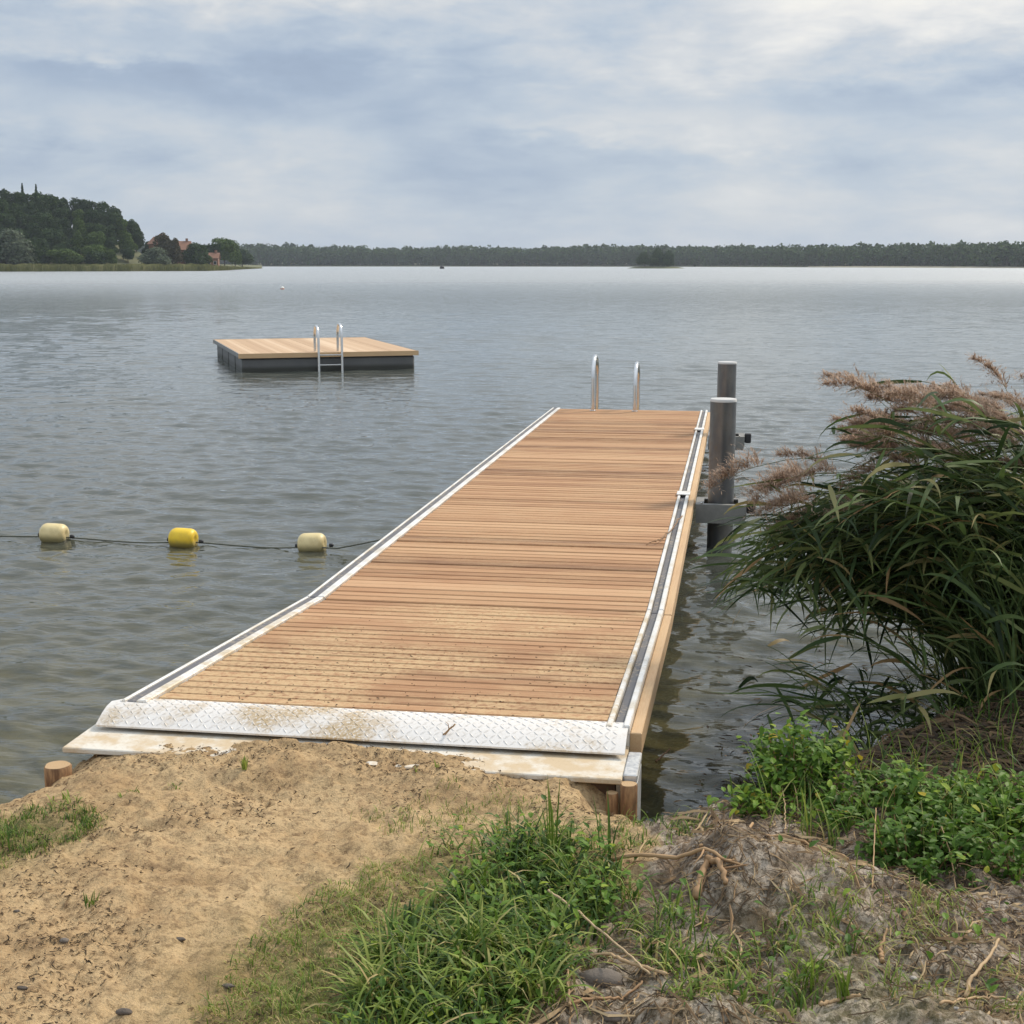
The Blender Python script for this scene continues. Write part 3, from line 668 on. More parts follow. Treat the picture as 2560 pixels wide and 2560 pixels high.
def side_parts(root, y0, y1, z0, z1, sfx_mat, tilt=True):
    def slab_(x0, x1, dz0, dz1, name, mat, seg=None, tint=.5):
        g = Geo(); ys = seg or [(y0, y1)]
        for a, b in ys:
            za, zb = [z0 + (z1-z0)*(q-y0)/(y1-y0) for q in (a, b)]; cc = .004
            V = [(x0, a, za+dz0), (x1, a, za+dz0), (x1, b, zb+dz0), (x0, b, zb+dz0), (x0, a, za+dz1-cc), (x1, a, za+dz1-cc), (x1, b, zb+dz1-cc), (x0, b, zb+dz1-cc),
                 (x0+cc, a+cc, za+dz1), (x1-cc, a+cc, za+dz1), (x1-cc, b-cc, zb+dz1), (x0+cc, b-cc, zb+dz1)]
            g.add(V, [[0, 3, 2, 1], [0, 1, 5, 4], [1, 2, 6, 5], [2, 3, 7, 6], [3, 0, 4, 7], [4, 5, 9, 8], [5, 6, 10, 9], [6, 7, 11, 10], [7, 4, 8, 11], [8, 9, 10, 11]], tint)
        return g.build(name, mat, root)
    seg = []; a = y0
    for q in np.linspace(y0, y1, max(2, int(round((y1-y0)/3.9))+1))[1:]: seg.append((a, q-.006)); a = q
    slab_(-2.392, XL-.004, -.06, .014, 'inner_rail', sfx_mat, seg)
    slab_(-2.438, -2.394, -.06, .008, 'rail_channel', M['channel'])
    slab_(-2.456, -2.440, -.10, .014, 'outer_rail', M['rail'], seg)
    slab_(-2.50, -2.458, -.12, -.03, 'side_beam', M['fascia'])
    slab_(XR+.004, -.442, -.06, .012, 'inner_rail', sfx_mat, seg)
    slab_(-.440, -.400, -.06, -.010, 'rail_channel', M['channel'])
    slab_(-.398, -.372, -.08, .014, 'outer_rail', M['rail'], seg)
    slab_(-.370, -.325, -.105, -.016, 'side_beam', M['fascia'])
pier = empty('bathing_pier', (0, 0, 0), 0, 'long floating timber pier with pale edge rails, reaching out into the lake beyond the gangway', 'pier')
YA, YB, ZD = 7.71, 18.80, .42
planks(Geo(), XL, XR, YA+.004, YB, lambda y: ZD, seed=4).build('deck', M['deck_wood'], pier)
side_parts(pier, YA+.004, YB, ZD, ZD, M['rail'])
for i, (a, b) in enumerate(((7.9, 10.3), (10.7, 13.1), (13.5, 15.9), (16.3, 18.6))):
    Geo().box((-2.25, a, -.30), (-.52, b, .24), bev=.04).build('float', M['float'], pier)
Geo().box((-2.40, YB+.002, ZD-.19), (-.42, YB+.045, ZD-.012), bev=.004).build('end_beam', M['fascia'], pier)
g = Geo()
for x in (-2.28, -1.72, -1.1, -.53): g.box((x-.03, YA+.05, .245), (x+.03, YB-.01, ZD-.032))
g.build('joist', M['dark_timber'], pier)
# pile guides
for (yc, yz) in ((11.80, .08), (16.55, .08)):
    Geo().box((-.474, yc-.09, ZD+.016), (-.362, yc+.09, ZD+.022), bev=.002).build('guide_plate', M['rail'], pier)
    gd = Geo(); x0, x1, hw = -.30, .10, .19
    gd.box((-.31, yc-hw, ZD-.055), (x0+.055, yc+hw, ZD-.045)); gd.box((x1-.06, yc-hw, ZD-.055), (x1, yc+hw, ZD-.045))
    gd.box((x0+.055, yc-hw, ZD-.055), (x1-.06, yc-hw+.065, ZD-.045)); gd.box((x0+.055, yc+hw-.065, ZD-.055), (x1-.06, yc+hw, ZD-.045))
    gd.box((-.308, yc-hw-.008, ZD-.20), (x1, yc-hw-.001, ZD-.043)); gd.box((x1+.001, yc-hw-.008, ZD-.16), (x1+.009, yc+hw, ZD-.043))
    gd.box((-.308, yc+hw+.001, ZD-.16), (x1, yc+hw+.008, ZD-.043))
    gr = gd.build('pile_guide', M['guide'], pier)
    for x in (-.26, .05): Geo().lathe([(.011, 0), (.011, .012), (.004, .016)], 8, (x, yc-hw+.02, ZD-.045)).build('bolt', M['steel'], gr)
    Geo().box((x1+.01, yc-.09, ZD-.13), (x1+.085, yc-.01, ZD-.02), bev=.01).build('rubber_block', M['black'], gr)
# ladder over the far end
def hoop(x, yA, yB, z0, ztop, zlow, r=.021, axis=0):
    rad = (yB-yA)/2; pts = [(x, yA, z0)]; 
    for a in np.linspace(math.pi, 0, 15): pts.append((x, (yA+yB)/2 + rad*math.cos(a), ztop - rad + rad*math.sin(a)))
    pts.append((x, yB, zlow)); return pts
lad = empty('ladder', (0, 0, 0)); lad.parent = pier
for x, zt in ((-1.885, 1.13), (-1.325, 1.04)):
    hr = Geo().tube(hoop(x, 18.56, 19.12, ZD-.01, zt, -.9), .028, 12).build('handrail', M['steel'], lad, smooth=True, ang=50)
for z in (.18, -.08, -.34): Geo().box((-1.862, 19.09, z-.012), (-1.348, 19.15, z+.012), bev=.004).build('rung', M['steel'], lad)
for x in (-1.885, -1.325): Geo().lathe([(.045, ZD+.003), (.045, ZD+.010), (.028, ZD+.016)], 14, (x, 18.56, 0)).build('foot_flange', M['steel'], lad)

# gangway from the landing to the pier
gang = empty('gangway', (0, 0, 0), 0, 'sloping timber gangway with sand on its boards, between the sandy shore and the pier', 'gangway')
Y0, Z0 = 5.20, .577
zg = lambda y: Z0 + (ZD-Z0)*(y-Y0)/(YA-Y0)
planks(Geo(), XL, XR, Y0, YA-.012, zg, seed=9).build('deck', M['ramp_wood'], gang)
side_parts(gang, Y0, YA-.012, Z0, ZD, M['rail_sandy'])
g = Geo()
for x in (-2.28, -1.72, -1.1, -.53): g.add([(x-.03, Y0+.02, Z0-.15), (x+.03, Y0+.02, Z0-.15), (x+.03, YA-.03, ZD-.15), (x-.03, YA-.03, ZD-.15), (x-.03, Y0+.02, Z0-.033), (x+.03, Y0+.02, Z0-.033), (x+.03, YA-.03, ZD-.033), (x-.03, YA-.03, ZD-.033)],
    [[0, 3, 2, 1], [4, 5, 6, 7], [0, 1, 5, 4], [2, 3, 7, 6], [1, 2, 6, 5], [3, 0, 4, 7]])
g.build('joist', M['dark_timber'], gang)
# chequer plate flap
prof = [(5.275, .576), (5.24, .5795), (5.20, .5815), (5.15, .575), (5.11, .562), (5.075, .546), (5.045, .531)]
def pz(y): return float(np.interp(y, [p[0] for p in prof][::-1], [p[1] for p in prof][::-1]))
g = Geo(); xs = np.array([-2.50, -2.47, -2.41, -.40, -.378]); V = []
for k, (y, z) in enumerate(prof):
    for x in (xs if True else xs):
        xx = x
        if x < -2.4: xx = x + (.06 if k < 1 else (.03 if k == 1 else 0))*(1 if x < -2.45 else 0)
        V.append((xx, y, z))
n_ = len(xs); m_ = len(prof); V = np.array(V); Vb = V - [0, 0, .007]
F = grid_faces(n_, m_); g.add(np.vstack([V, Vb]), np.vstack([F, F[:, ::-1] + n_*m_]))
fl_ = []
for j in range(m_-1):
    for i in (0, n_-1): a, b = j*n_+i, (j+1)*n_+i; fl_.append([a, b, b+n_*m_, a+n_*m_])
for i in range(n_-1):
    for j in (0, m_-1): a, b = j*n_+i, j*n_+i+1; fl_.append([a, b, b+n_*m_, a+n_*m_])
g.add(np.vstack([V, Vb]), fl_)
rgp = np.random.default_rng(2)
# raised lozenges
iy = 0
for y in np.arange(5.065, 5.26, .0275):
    ix = 0
    for x in np.arange(-2.46, -.40, .0275):
        a = R(45) if (ix+iy) % 2 == 0 else R(-45); ix += 1
        l, wd_ = .0155, .0042; c, s_ = math.cos(a), math.sin(a); P = []
        for (u, v, h) in ((-l, 0, 0), (0, -wd_, 0), (l, 0, 0), (0, wd_, 0), (-l*.5, 0, .0022), (l*.5, 0, .0022)):
            xx, yy = x+u*c-v*s_, y+u*s_+v*c; P.append((xx, yy, pz(yy)+.0003+h))
        n0 = g.n; g.add(P, [[0, 1, 5, 4], [2, 3, 4, 5]]); g.f.append(np.array([[1, 2, 5], [3, 0, 4]])+n0); g.m.append(np.zeros(2, int))
    iy += 1
g.build('tread_plate', M['tread'], gang, ang=35)

# landing at the shore
land = empty('landing_slab', (0, 0, 0), 0, 'pale landing slab half covered by sand, in front of the tread plate', 'landing')
Geo().box((-2.54, 4.835, .486), (-.372, 5.22, .508), bev=.004).build('slab_top', M['slab'], land)
Geo().box((-2.42, 4.885, .30), (-.40, 4.94, .482)).build('edge_timber', M['dark_timber'], land)
Geo().box((-2.42, 4.945, .05), (-2.36, 5.25, .474)).build('edge_timber', M['dark_timber'], land)
Geo().box((-.396, 4.885, -.35), (-.350, 5.24, .474), bev=.003).build('side_panel', M['slab'], land)
Geo().box((-.370, 4.87, .486), (-.318, 5.12, .514), bev=.004).build('corner_plate', M['galv_light'], land)
Geo().box((-.348, 4.89, -.3), (-.318, 5.10, .478), bev=.003).build('corner_plate', M['galv_light'], land)

def log(name, x, y, z0, z1, r, label, tilt=(0, 0)):
    root = empty(name, (x, y, z0), 0, label, 'post'); rg = np.random.default_rng(int(x*100) % 97); n = 26; a = np.linspace(0, 2*math.pi, n, endpoint=False); h = z1-z0
    wob = r*(1 + .035*np.sin(a*3+1) + .03*np.sin(a*5)); rows = []
    for t in np.linspace(0, 1, 9): rows.append(np.stack([tilt[0]*t+wob*np.cos(a)*(1+.01*math.sin(9*t)), tilt[1]*t+wob*np.sin(a), a*0+t*h], 1))
    rows.append(np.stack([tilt[0]+wob*.93*np.cos(a), tilt[1]+wob*.93*np.sin(a), a*0+h+.004], 1))
    V = np.vstack(rows); F = []
    for i in range(9):
        for j in range(n): F.append([i*n+j, i*n+(j+1) % n, (i+1)*n+(j+1) % n, (i+1)*n+j])
    Geo().add(V, F).build('bark', M['log'], root, smooth=True)
    g = Geo(); g.v = [rows[-1] + [0, 0, .0005]]; g.t = [np.full(n, .5)]; g.n = n; g.f = [np.arange(n)[None, :]]; g.m = [np.zeros(1, int)]; g.build('cut_end', M['log_end'], root)
    return root
q = at(1572, 1960, .49); log('wooden_post', q[0], q[1]-.008, .05, .490, .031, 'short round wooden post with orange brown cut top at the right front corner of landing')
q = at(1530, 1984, .455); log('wooden_post', q[0], q[1], .05, .455, .022, 'lower stub of a wooden post just left of the round orange topped one')
q = at(131, 1914, .47); log('wooden_post', q[0]+.01, q[1]+.02, .02, .462, .05, 'dark weathered wooden post at the water edge beside the left front corner of the landing')

# mooring piles
for (px, Y, tpx, z1, lab) in ((1803, 11.80, 1240, None, 'nearer steel mooring pile, the larger one in front, held in a bracket beside the pier'), (1826, 16.55, 1075, None, 'far steel mooring pile rising behind the near one')):
    base = at(px, tpx, ZD); x = -.105 if Y < 13 else -.115
    z1 = 1.24 if Y < 13 else 1.225
    root = empty('mooring_pile', (x, Y, 0), 0, lab, 'pile', 'steel mooring piles beside the pier')
    Geo().lathe([(.108, -2.2), (.108, z1-.02)], 48).build('pipe', M['galv'], root, smooth=True, ang=40)
    Geo().lathe([(.111, z1-.019), (.111, z1-.003), (.106, z1+.004), (.05, z1+.009), (.001, z1+.011)], 48).build('cap', M['cap'], root, smooth=True, ang=40)

# ------------------------------------------------------------------ swim raft
RA = R(26); raft = empty('swim_raft', (-10.76, 29.45, 0), RA, 'square timber swim raft with a steel ladder floating in the lake', 'raft')
W_, D_, zt = 3.98, 6.2, .41
g = Geo(); rgp = np.random.default_rng(8); n = 33; p = W_/n; last = .6
for i in range(n):
    last = np.clip(.3*last + .7*rgp.uniform(-.1, 1.1), 0, 1)
    g.box((i*p+.0015, .03, zt-.028), ((i+1)*p-.0015, D_-.03, zt+rgp.normal(0, .001)), last)
mraft = Mat('raft_wood'); t = mraft.attr(); gg = mraft.noise(3, 5, .6, (60, 1.4, 60))
c = mraft.ramp(t, [(0, (.40, .25, .14)), (.5, (.52, .35, .21)), (1, (.66, .49, .33))])
M['raftwood'] = mraft.pbr(mraft.mix(mraft.math('MULTIPLY', gg, .4), c, (.62, .45, .28)), .7)
g.build('deck', M['raftwood'], raft)
Geo().box((-.03, -.02, zt-.10), (W_+.03, .026, zt+.004)).build('edge_board', M['fascia'], raft); Geo().box((-.03, D_-.026, zt-.10), (W_+.03, D_+.02, zt+.004)).build('edge_board', M['fascia'], raft)
Geo().box((-.03, .028, zt-.085), (-.002, D_-.028, zt+.002)).build('edge_board', M['galv'], raft); Geo().box((W_+.002, .028, zt-.085), (W_+.03, D_-.028, zt+.002)).build('edge_board', M['galv'], raft)
for i in range(4):
    a = .06 + i*(D_-.1)/4; Geo().box((.05, a, -.28), (W_-.05, a+(D_-.1)/4-.14, zt-.10), bev=.04).build('float', M['float'], raft)
for x in (.12, W_-.12):
    Geo().box((x-.03, .05, zt-.098), (x+.03, D_-.05, zt-.03)).build('joist', M['dark_timber'], raft)
rl = empty('ladder', (0, 0, 0)); rl.parent = raft
def hoopy(x, yA, yB, z0, ztop, zlow):
    rad = (yB-yA)/2; pts = [(x, yB, z0)]
    for a in np.linspace(0, math.pi, 15): pts.append((x, (yA+yB)/2 + rad*math.cos(a), ztop-rad+rad*math.sin(a)))
    pts.append((x, yA, zlow)); return pts
for x, ztp in ((1.72, .99), (2.24, 1.03)): Geo().tube(hoopy(x, -.10, .42, zt, ztp, -.7), .030, 12).build('handrail', M['steel'], rl, smooth=True, ang=50)
for z in (.36, .14, -.1): Geo().box((1.74, -.13, z-.012), (2.22, -.07, z+.012), bev=.004).build('rung', M['steel'], rl)

# ------------------------------------------------------------------ buoy line
def buoy(x, y, mat, label, rz, tilt):
    root = empty('marker_float', (x, y, .052), rz, label, 'float', 'floats on the swim line'); root.rotation_euler = (0, tilt, rz)
    r, l = .094, .112; prof = [(.018, -l+.012), (.03, -l+.004), (.042, -l+.003)]
    for a in np.linspace(-80, 80, 13): aa = R(a); prof.append((r-.045+.045*math.cos(aa), (l-.06)*(1 if a > 0 else -1 if a < 0 else 0) + .06*math.sin(aa)))
    prof += [(.042, l-.003), (.03, l-.004), (.018, l-.012)]
    Geo().lathe(prof, 32, axis='x').build('body', M[mat], root, smooth=True, ang=60)
    for sx in (-1, 1): Geo().lathe([(.005, -.018), (.016, -.014), (.016, .012), (.006, .02)], 12, (sx*(l+(.018 if sx < 0 else .05)), 0, -.012), axis='x').build('stopper', M['black'], root, smooth=True)
B1, B2, B3 = (-5.785, 11.10), (-4.60, 11.07), (-3.455, 11.03)
buoy(*B1, 'buoy_cream', 'cream coloured float on the swim line, the one farthest from the pier', .02, .03)
buoy(*B2, 'buoy_yellow', 'bright yellow float between the two cream ones on the swim line', -.05, .02)
buoy(*B3, 'buoy_cream', 'cream coloured float on the swim line nearest to the pier', .04, -.04)
pts = [(-9.5, 11.2, .015)]
for a, b in (((-9.5, 11.2), B1), (B1, B2), (B2, B3)):
    for t in np.linspace(.08, 1, 12): pts.append((a[0]+(b[0]-a[0])*t, a[1]+(b[1]-a[1])*t+.03*math.sin(t*6), .030-.022*math.sin(math.pi*t)))
pts += [(-3.2, 10.9, .05), (-2.9, 10.6, .16), (-2.6, 10.25, .28), (-2.46, 10.05, .37)]
tag(Geo().tube(pts, .0065, 6).build('swim_line', M['rope'], smooth=True), 'thin dark rope stringing the three floats together and running up to the pier edge', 'rope')
def far_marker(px, py, s_, label, top, bot):
    q = at(px, py, 0); root = empty('marker_buoy', (q[0], q[1], 0), 0, label, 'buoy'); 
    Geo().lathe([(.01, -.25*s_), (.3*s_, -.2*s_), (.45*s_, .05*s_), (.45*s_, .15*s_)], 20).build('hull', M[bot], root, smooth=True)
    Geo().lathe([(.45*s_, .151*s_), (.40*s_, .35*s_), (.22*s_, .55*s_), (.03*s_, .62*s_)], 20).build('top', M[top], root, smooth=True)
far_marker(706, 723, .42, 'tiny white and red buoy far out on the open water, left of the raft ladder', 'marker_white', 'marker_red')
far_marker(1105, 672, 2.6, 'tiny dark marker close to the far shore', 'black', 'black')

# ------------------------------------------------------------------ plants: blades
def blades(g, P, az, L_, W_, th0, th1, tint, seg=5, fold=.25, twist=None, pw=1.3):
    "curved tapering blades; th = angle from vertical at foot and at tip"
    n = len(P); az = np.broadcast_to(az, n); L_ = np.broadcast_to(L_, n); W_ = np.broadcast_to(W_, n)
    d = np.stack([np.cos(az), np.sin(az), 0*az], 1); side = np.stack([-np.sin(az), np.cos(az), 0*az], 1)
    if twist is not None:
        side = side*np.cos(twist)[:, None] + np.array([0, 0, 1.])*np.sin(twist)[:, None]
    pos = P.copy(); rows = []
    for k in range(seg+1):
        t = k/seg; th = th0 + (th1-th0)*t**pw; wd = W_*(min(1, .45+2.2*t))*(1-t**2.2)**.8*.5 + 1e-4
        rows.append(pos - side*wd[:, None]); rows.append(pos + side*wd[:, None])
        step_ = (L_/seg)[:, None]; pos = pos + step_*(np.sin(th)[:, None]*d + np.cos(th)[:, None]*np.array([0, 0, 1.]))
    V = np.stack(rows, 1).reshape(-1, 3); m = 2*(seg+1); F = []
    base = np.arange(n)[:, None]*m
    for k in range(seg): F.append(np.hstack([base+2*k, base+2*k+1, base+2*k+3, base+2*k+2]))
    return g.add(V, np.vstack(F), np.repeat(tint, m))
def on_ground(x, y): return np.stack([x, y, ground_z(x, y)], 1)
def pxpts(n, poly, z, rg):
    "random ground points inside a polygon given by photo bearings, projected to the ground height z"
    poly = np.array(poly, float); W = np.array([at(a, b, z) for a, b in poly])[:, :2]; lo, hi = W.min(0), W.max(0); out = np.zeros((0, 2))
    while len(out) < n:
        q = rg.uniform(lo, hi, (n*2, 2)); ins = np.zeros(len(q), bool); j = len(W)-1
        for i in range(len(W)):
            c = ((W[i, 1] > q[:, 1]) != (W[j, 1] > q[:, 1])) & (q[:, 0] < (W[j, 0]-W[i, 0])*(q[:, 1]-W[i, 1])/(W[j, 1]-W[i, 1]+1e-12)+W[i, 0]); ins ^= c; j = i
        out = np.vstack([out, q[ins]])
    return out[:n]
def tuft_field(name, specs, label, cat, seed, kind='stuff', mat='grass'):
    rg = np.random.default_rng(seed); g = Geo()
    for (poly, z, nt_, per, L0, L1, wd, spread, t0, t1, lean) in specs:
        c = pxpts(nt_, poly, z, rg)
        k = rg.integers(max(1, per//2), per*3//2+1, nt_); idx = np.repeat(np.arange(nt_), k); n = len(idx)
        xy = c[idx] + rg.normal(0, spread, (n, 2)); ln = rg.uniform(.55, 1., nt_)[idx]*rg.uniform(L0, L1, n)
        pref = rg.uniform(0, 6.28, nt_)[idx]; az_ = pref + rg.normal(0, 1.1, n)
        tint = np.clip(rg.uniform(t0, t1, n) + (rg.random(n) < .05)*.45, 0, 1)
        blades(g, on_ground(xy[:, 0], xy[:, 1]) - [0, 0, .004], az_, ln, wd*rg.uniform(.6, 1.3, n), rg.uniform(.0, .5, n)*lean, rg.uniform(.7, 2.1, n)*lean, tint, 5)
    o = g.build(name, M[mat], smooth=True); return tag(o, label, cat, kind=kind)
LAWN = [(850, 2760), (900, 2560), (960, 2400), (1090, 2250), (1060, 2180), (1150, 2120), (1300, 2100), (1480, 2120), (1600, 2190), (1620, 2300), (1500, 2420), (1330, 2560), (1250, 2760)]
LAWN_IN = [(840, 2760), (880, 2560), (1010, 2360), (1180, 2260), (1200, 2170), (1330, 2130), (1470, 2160), (1560, 2250), (1500, 2380), (1280, 2560), (1200, 2760)]
tuft_field('grass_patch', [
    (LAWN_IN, .45, 230, 11, .08, .24, .0085, .028, .0, .80, 1.65),
    (LAWN, .45, 120, 8, .06, .18, .0062, .028, .1, .95, 1.5),
    ([(860, 2560), (1000, 2380), (1300, 2400), (1400, 2560)], .45, 70, 12, .12, .26, .0085, .022, .3, .88, 1.6)],
    'thick lush green grass in front of the landing, right of the bare sand', 'grass', 31)
tuft_field('short_grass', [
    ([(400, 2760), (520, 2560), (600, 2420), (720, 2290), (900, 2200), (1080, 2150), (1100, 2300), (900, 2560)], .45, 520, 9, .015, .05, .0028, .026, .5, 1.0, 1.5),
    ([(450, 2560), (560, 2440), (800, 2260), (950, 2200), (940, 2400), (860, 2560)], .45, 80, 8, .03, .08, .003, .02, .3, .9, 1.2)],
    'sparse short olive grass between the bare sand and the lush green grass', 'grass', 32)
tuft_field('shore_grass', [
    ([(920, 2060), (1180, 1990), (1400, 2050), (1350, 2130), (950, 2110)], .45, 110, 7, .02, .06, .0026, .025, .3, .85, 1.3),
    ([(1380, 2140), (1560, 2100), (1720, 2060), (1760, 2110), (1640, 2190), (1440, 2180)], .40, 40, 9, .03, .10, .004, .028, .15, .85, 1.5)],
    'low grass and weeds around the right front corner of the landing', 'grass', 33)
tuft_field('left_grass', [
    ([(-300, 2260), (-300, 2050), (60, 2070), (260, 2075), (250, 2120), (60, 2190), (-20, 2260)], .42, 330, 12, .02, .065, .003, .02, .15, .72, 1.2)],
    'thin patch of green grass on the sand at the left edge of the photo', 'grass', 34)
tuft_field('soil_grass', [
    ([(1650, 2560), (1700, 2440), (1900, 2360), (2100, 2300), (2150, 2360), (2050, 2460), (1960, 2560)], .46, 60, 8, .05, .15, .006, .028, .25, .85, 1.6),
    ([(1960, 2360), (2150, 2230), (2400, 2240), (2450, 2330), (2200, 2400)], .46, 45, 8, .04, .12, .004, .03, .5, .95, 1.4),
    ([(2200, 2560), (2200, 2440), (2560, 2400), (2700, 2560)], .46, 34, 6, .04, .12, .004, .03, .4, .95, 1.4),
    ([(1560, 2330), (1700, 2280), (1760, 2400), (1640, 2480)], .46, 30, 8, .06, .16, .006, .025, .2, .8, 1.5)],
    'scattered grass tufts growing through the grey dug soil in the right foreground', 'grass', 35)
# standing tall blades
def grass_tuft(px, py, n, L0, L1, label, seed, t0=.2, t1=.7, wd=.006, lean=.7, z=.45, sp=.012, name='grass_tuft', cat='grass tuft', group=None):
    rg = np.random.default_rng(seed); q = at(px, py, z); zz = float(ground_z(q[0], q[1])); root = (q[0], q[1], zz)
    g = Geo(); P = np.stack([rg.normal(0, sp, n), rg.normal(0, sp, n), np.zeros(n)-.006], 1)
    blades(g, P, rg.uniform(0, 6.28, n), rg.uniform(L0, L1, n), wd*rg.uniform(.7, 1.2, n), rg.uniform(0, .35, n)*lean, rg.uniform(.4, 1.5, n)*lean, rg.uniform(t0, t1, n), 6)
    return tag(g.build(name, M['grass'], loc=root), label, cat, group)
grass_tuft(1385, 2180, 5, .26, .32, 'tall upright grass stem standing above the lush grass in front of the landing', 41, .3, .6, .008, .22)
grass_tuft(1400, 2185, 8, .13, .22, 'shorter upright blades right beside the tallest grass stem', 42, .2, .5, .006, .5, sp=.03)
grass_tuft(1520, 2190, 6, .18, .28, 'slanting grass blades pointing towards the wooden post', 43, .2, .5, .006, 1.1)
grass_tuft(610, 1968, 16, .03, .065, 'small bright green plant alone on the sand in front of the tread plate', 44, .55, .84, .009, .7, sp=.008)
grass_tuft(330, 2010, 14, .02, .04, 'flat small weed on the sand, left one of the low pair below the landing corner', 45, .3, .75, .007, 1.8, sp=.025)
grass_tuft(440, 1985, 12, .02, .04, 'flat small weed on the sand, right one of the low pair below the landing corner', 46, .35, .8, .006, 1.7, sp=.022)
grass_tuft(165, 2035, 22, .025, .055, 'yellowish green low tuft on the sand near the left wooden post', 47, .5, .86, .007, 1.4, sp=.028)
grass_tuft(225, 2290, 12, .03, .055, 'small dark tuft on a low hump of sand in the left foreground', 48, .25, .6, .005, 1.0, sp=.012)
grass_tuft(1040, 1985, 3, .02, .035, 'tiny yellow green sprout on the sand, left one of two below the twig', 49, .7, .86, .008, .6, sp=.004)
grass_tuft(1095, 1978, 4, .02, .04, 'tiny yellow green sprout on the sand, right one of two below the twig', 50, .7, .86, .008, .9, sp=.006)
grass_tuft(5, 2150, 14, .06, .12, 'green blades rising at the left edge of the photo above the thin grass', 51, .3, .7, .005, .9, sp=.02)
grass_tuft(2110, 2520, 16, .07, .14, 'bright green tuft on grey soil near the bottom edge, right of the dry stalks', 52, .45, .75, .008, .9, sp=.01)
grass_tuft(2010, 2480, 16, .09, .17, 'bright green leaning blades just above the bright tuft on the grey soil', 53, .4, .75, .008, 1.2, sp=.02)

# broad leaves
def leaves(g, P, az, pitch, L_, W_, tint, curl=.25):
    n = len(P); d = np.stack([np.cos(az)*np.cos(pitch), np.sin(az)*np.cos(pitch), np.sin(pitch)], 1)
    s = np.stack([-np.sin(az), np.cos(az), 0*az], 1); u = np.cross(d, s); L_, W_ = np.broadcast_to(L_, n)[:, None], np.broadcast_to(W_, n)[:, None]
    def p(a, b, c): return P + d*a*L_ + s*b*W_ + u*c*L_
    V = np.stack([p(0, 0, 0), p(.30, .48, .06), p(.34, 0, -.02), p(.30, -.48, .06), p(.68, .36, .03-curl*.25), p(.70, 0, -.03-curl*.25), p(.68, -.36, .03-curl*.25), p(1, 0, -curl)], 1).reshape(-1, 3)
    b = np.arange(n)[:, None]*8
    Q = np.vstack([np.hstack([b+2, b+1, b+4, b+5]), np.hstack([b+3, b+2, b+5, b+6])]); T = np.vstack([np.hstack([b, b+1, b+2]), np.hstack([b, b+2, b+3]), np.hstack([b+5, b+4, b+7]), np.hstack([b+6, b+5, b+7])])
    n0 = g.n; g.add(V, Q, np.repeat(tint, 8)); g.f.append(T+n0); g.m.append(np.zeros(len(T), int)); return g
def bush(cx, cy, rx, ry, h, n, label, seed, name='leafy_bush', t0=.1, t1=.9, size=.038, nst=26):
    rg = np.random.default_rng(seed); z0 = float(ground_z(cx, cy)); z0 = max(z0, .02); root = empty(name, (cx, cy, z0), 0, label, 'bush'); g = Geo(); st = Geo()
    per = n//nst
    for i in range(nst):
        a = rg.uniform(0, 6.28); q = math.sqrt(rg.random()); fx, fy = q*math.cos(a), q*math.sin(a); hh = h*(1-.55*q*q)*rg.uniform(.75, 1.15)
        gz = float(ground_z(cx+fx*rx*.6, cy+fy*ry*.6)) - z0
        p0 = np.array([fx*rx*.6, fy*ry*.6, max(gz, -.05-z0) - .02]); p2 = np.array([fx*rx*rg.uniform(.9, 1.2), fy*ry*rg.uniform(.9, 1.2), hh]); p1 = (p0+p2)/2 + [0, 0, hh*.22]
        t = np.linspace(0, 1, 7)[:, None]; path = (1-t)**2*p0 + 2*t*(1-t)*p1 + t**2*p2; st.tube(path, np.linspace(.0035, .0012, 7), 5, .5)
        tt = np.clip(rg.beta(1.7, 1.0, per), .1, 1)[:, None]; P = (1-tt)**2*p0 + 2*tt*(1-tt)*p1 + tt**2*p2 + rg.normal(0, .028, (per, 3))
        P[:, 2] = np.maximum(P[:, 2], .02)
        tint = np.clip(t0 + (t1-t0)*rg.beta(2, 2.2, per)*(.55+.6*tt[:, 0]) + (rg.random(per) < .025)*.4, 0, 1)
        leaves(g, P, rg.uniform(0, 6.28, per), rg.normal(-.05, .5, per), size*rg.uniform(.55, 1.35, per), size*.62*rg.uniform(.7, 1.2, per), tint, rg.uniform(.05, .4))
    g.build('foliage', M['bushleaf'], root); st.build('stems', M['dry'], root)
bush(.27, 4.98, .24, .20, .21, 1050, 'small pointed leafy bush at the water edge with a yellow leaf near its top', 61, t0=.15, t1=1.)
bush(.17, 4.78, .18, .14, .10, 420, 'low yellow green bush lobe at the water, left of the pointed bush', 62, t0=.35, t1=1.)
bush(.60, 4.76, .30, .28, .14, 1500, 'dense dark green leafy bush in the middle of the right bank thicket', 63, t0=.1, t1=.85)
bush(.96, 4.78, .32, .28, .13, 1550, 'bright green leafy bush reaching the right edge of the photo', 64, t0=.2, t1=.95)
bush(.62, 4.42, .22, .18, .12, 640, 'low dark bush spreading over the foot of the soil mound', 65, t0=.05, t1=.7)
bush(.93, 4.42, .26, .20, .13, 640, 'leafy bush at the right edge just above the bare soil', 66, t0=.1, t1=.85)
bush(-.06, 4.88, .13, .10, .07, 170, 'low creeping weed at the water edge between wooden post and bush', 67, 'creeping_weed', t0=.25, t1=.9, size=.03, nst=12)
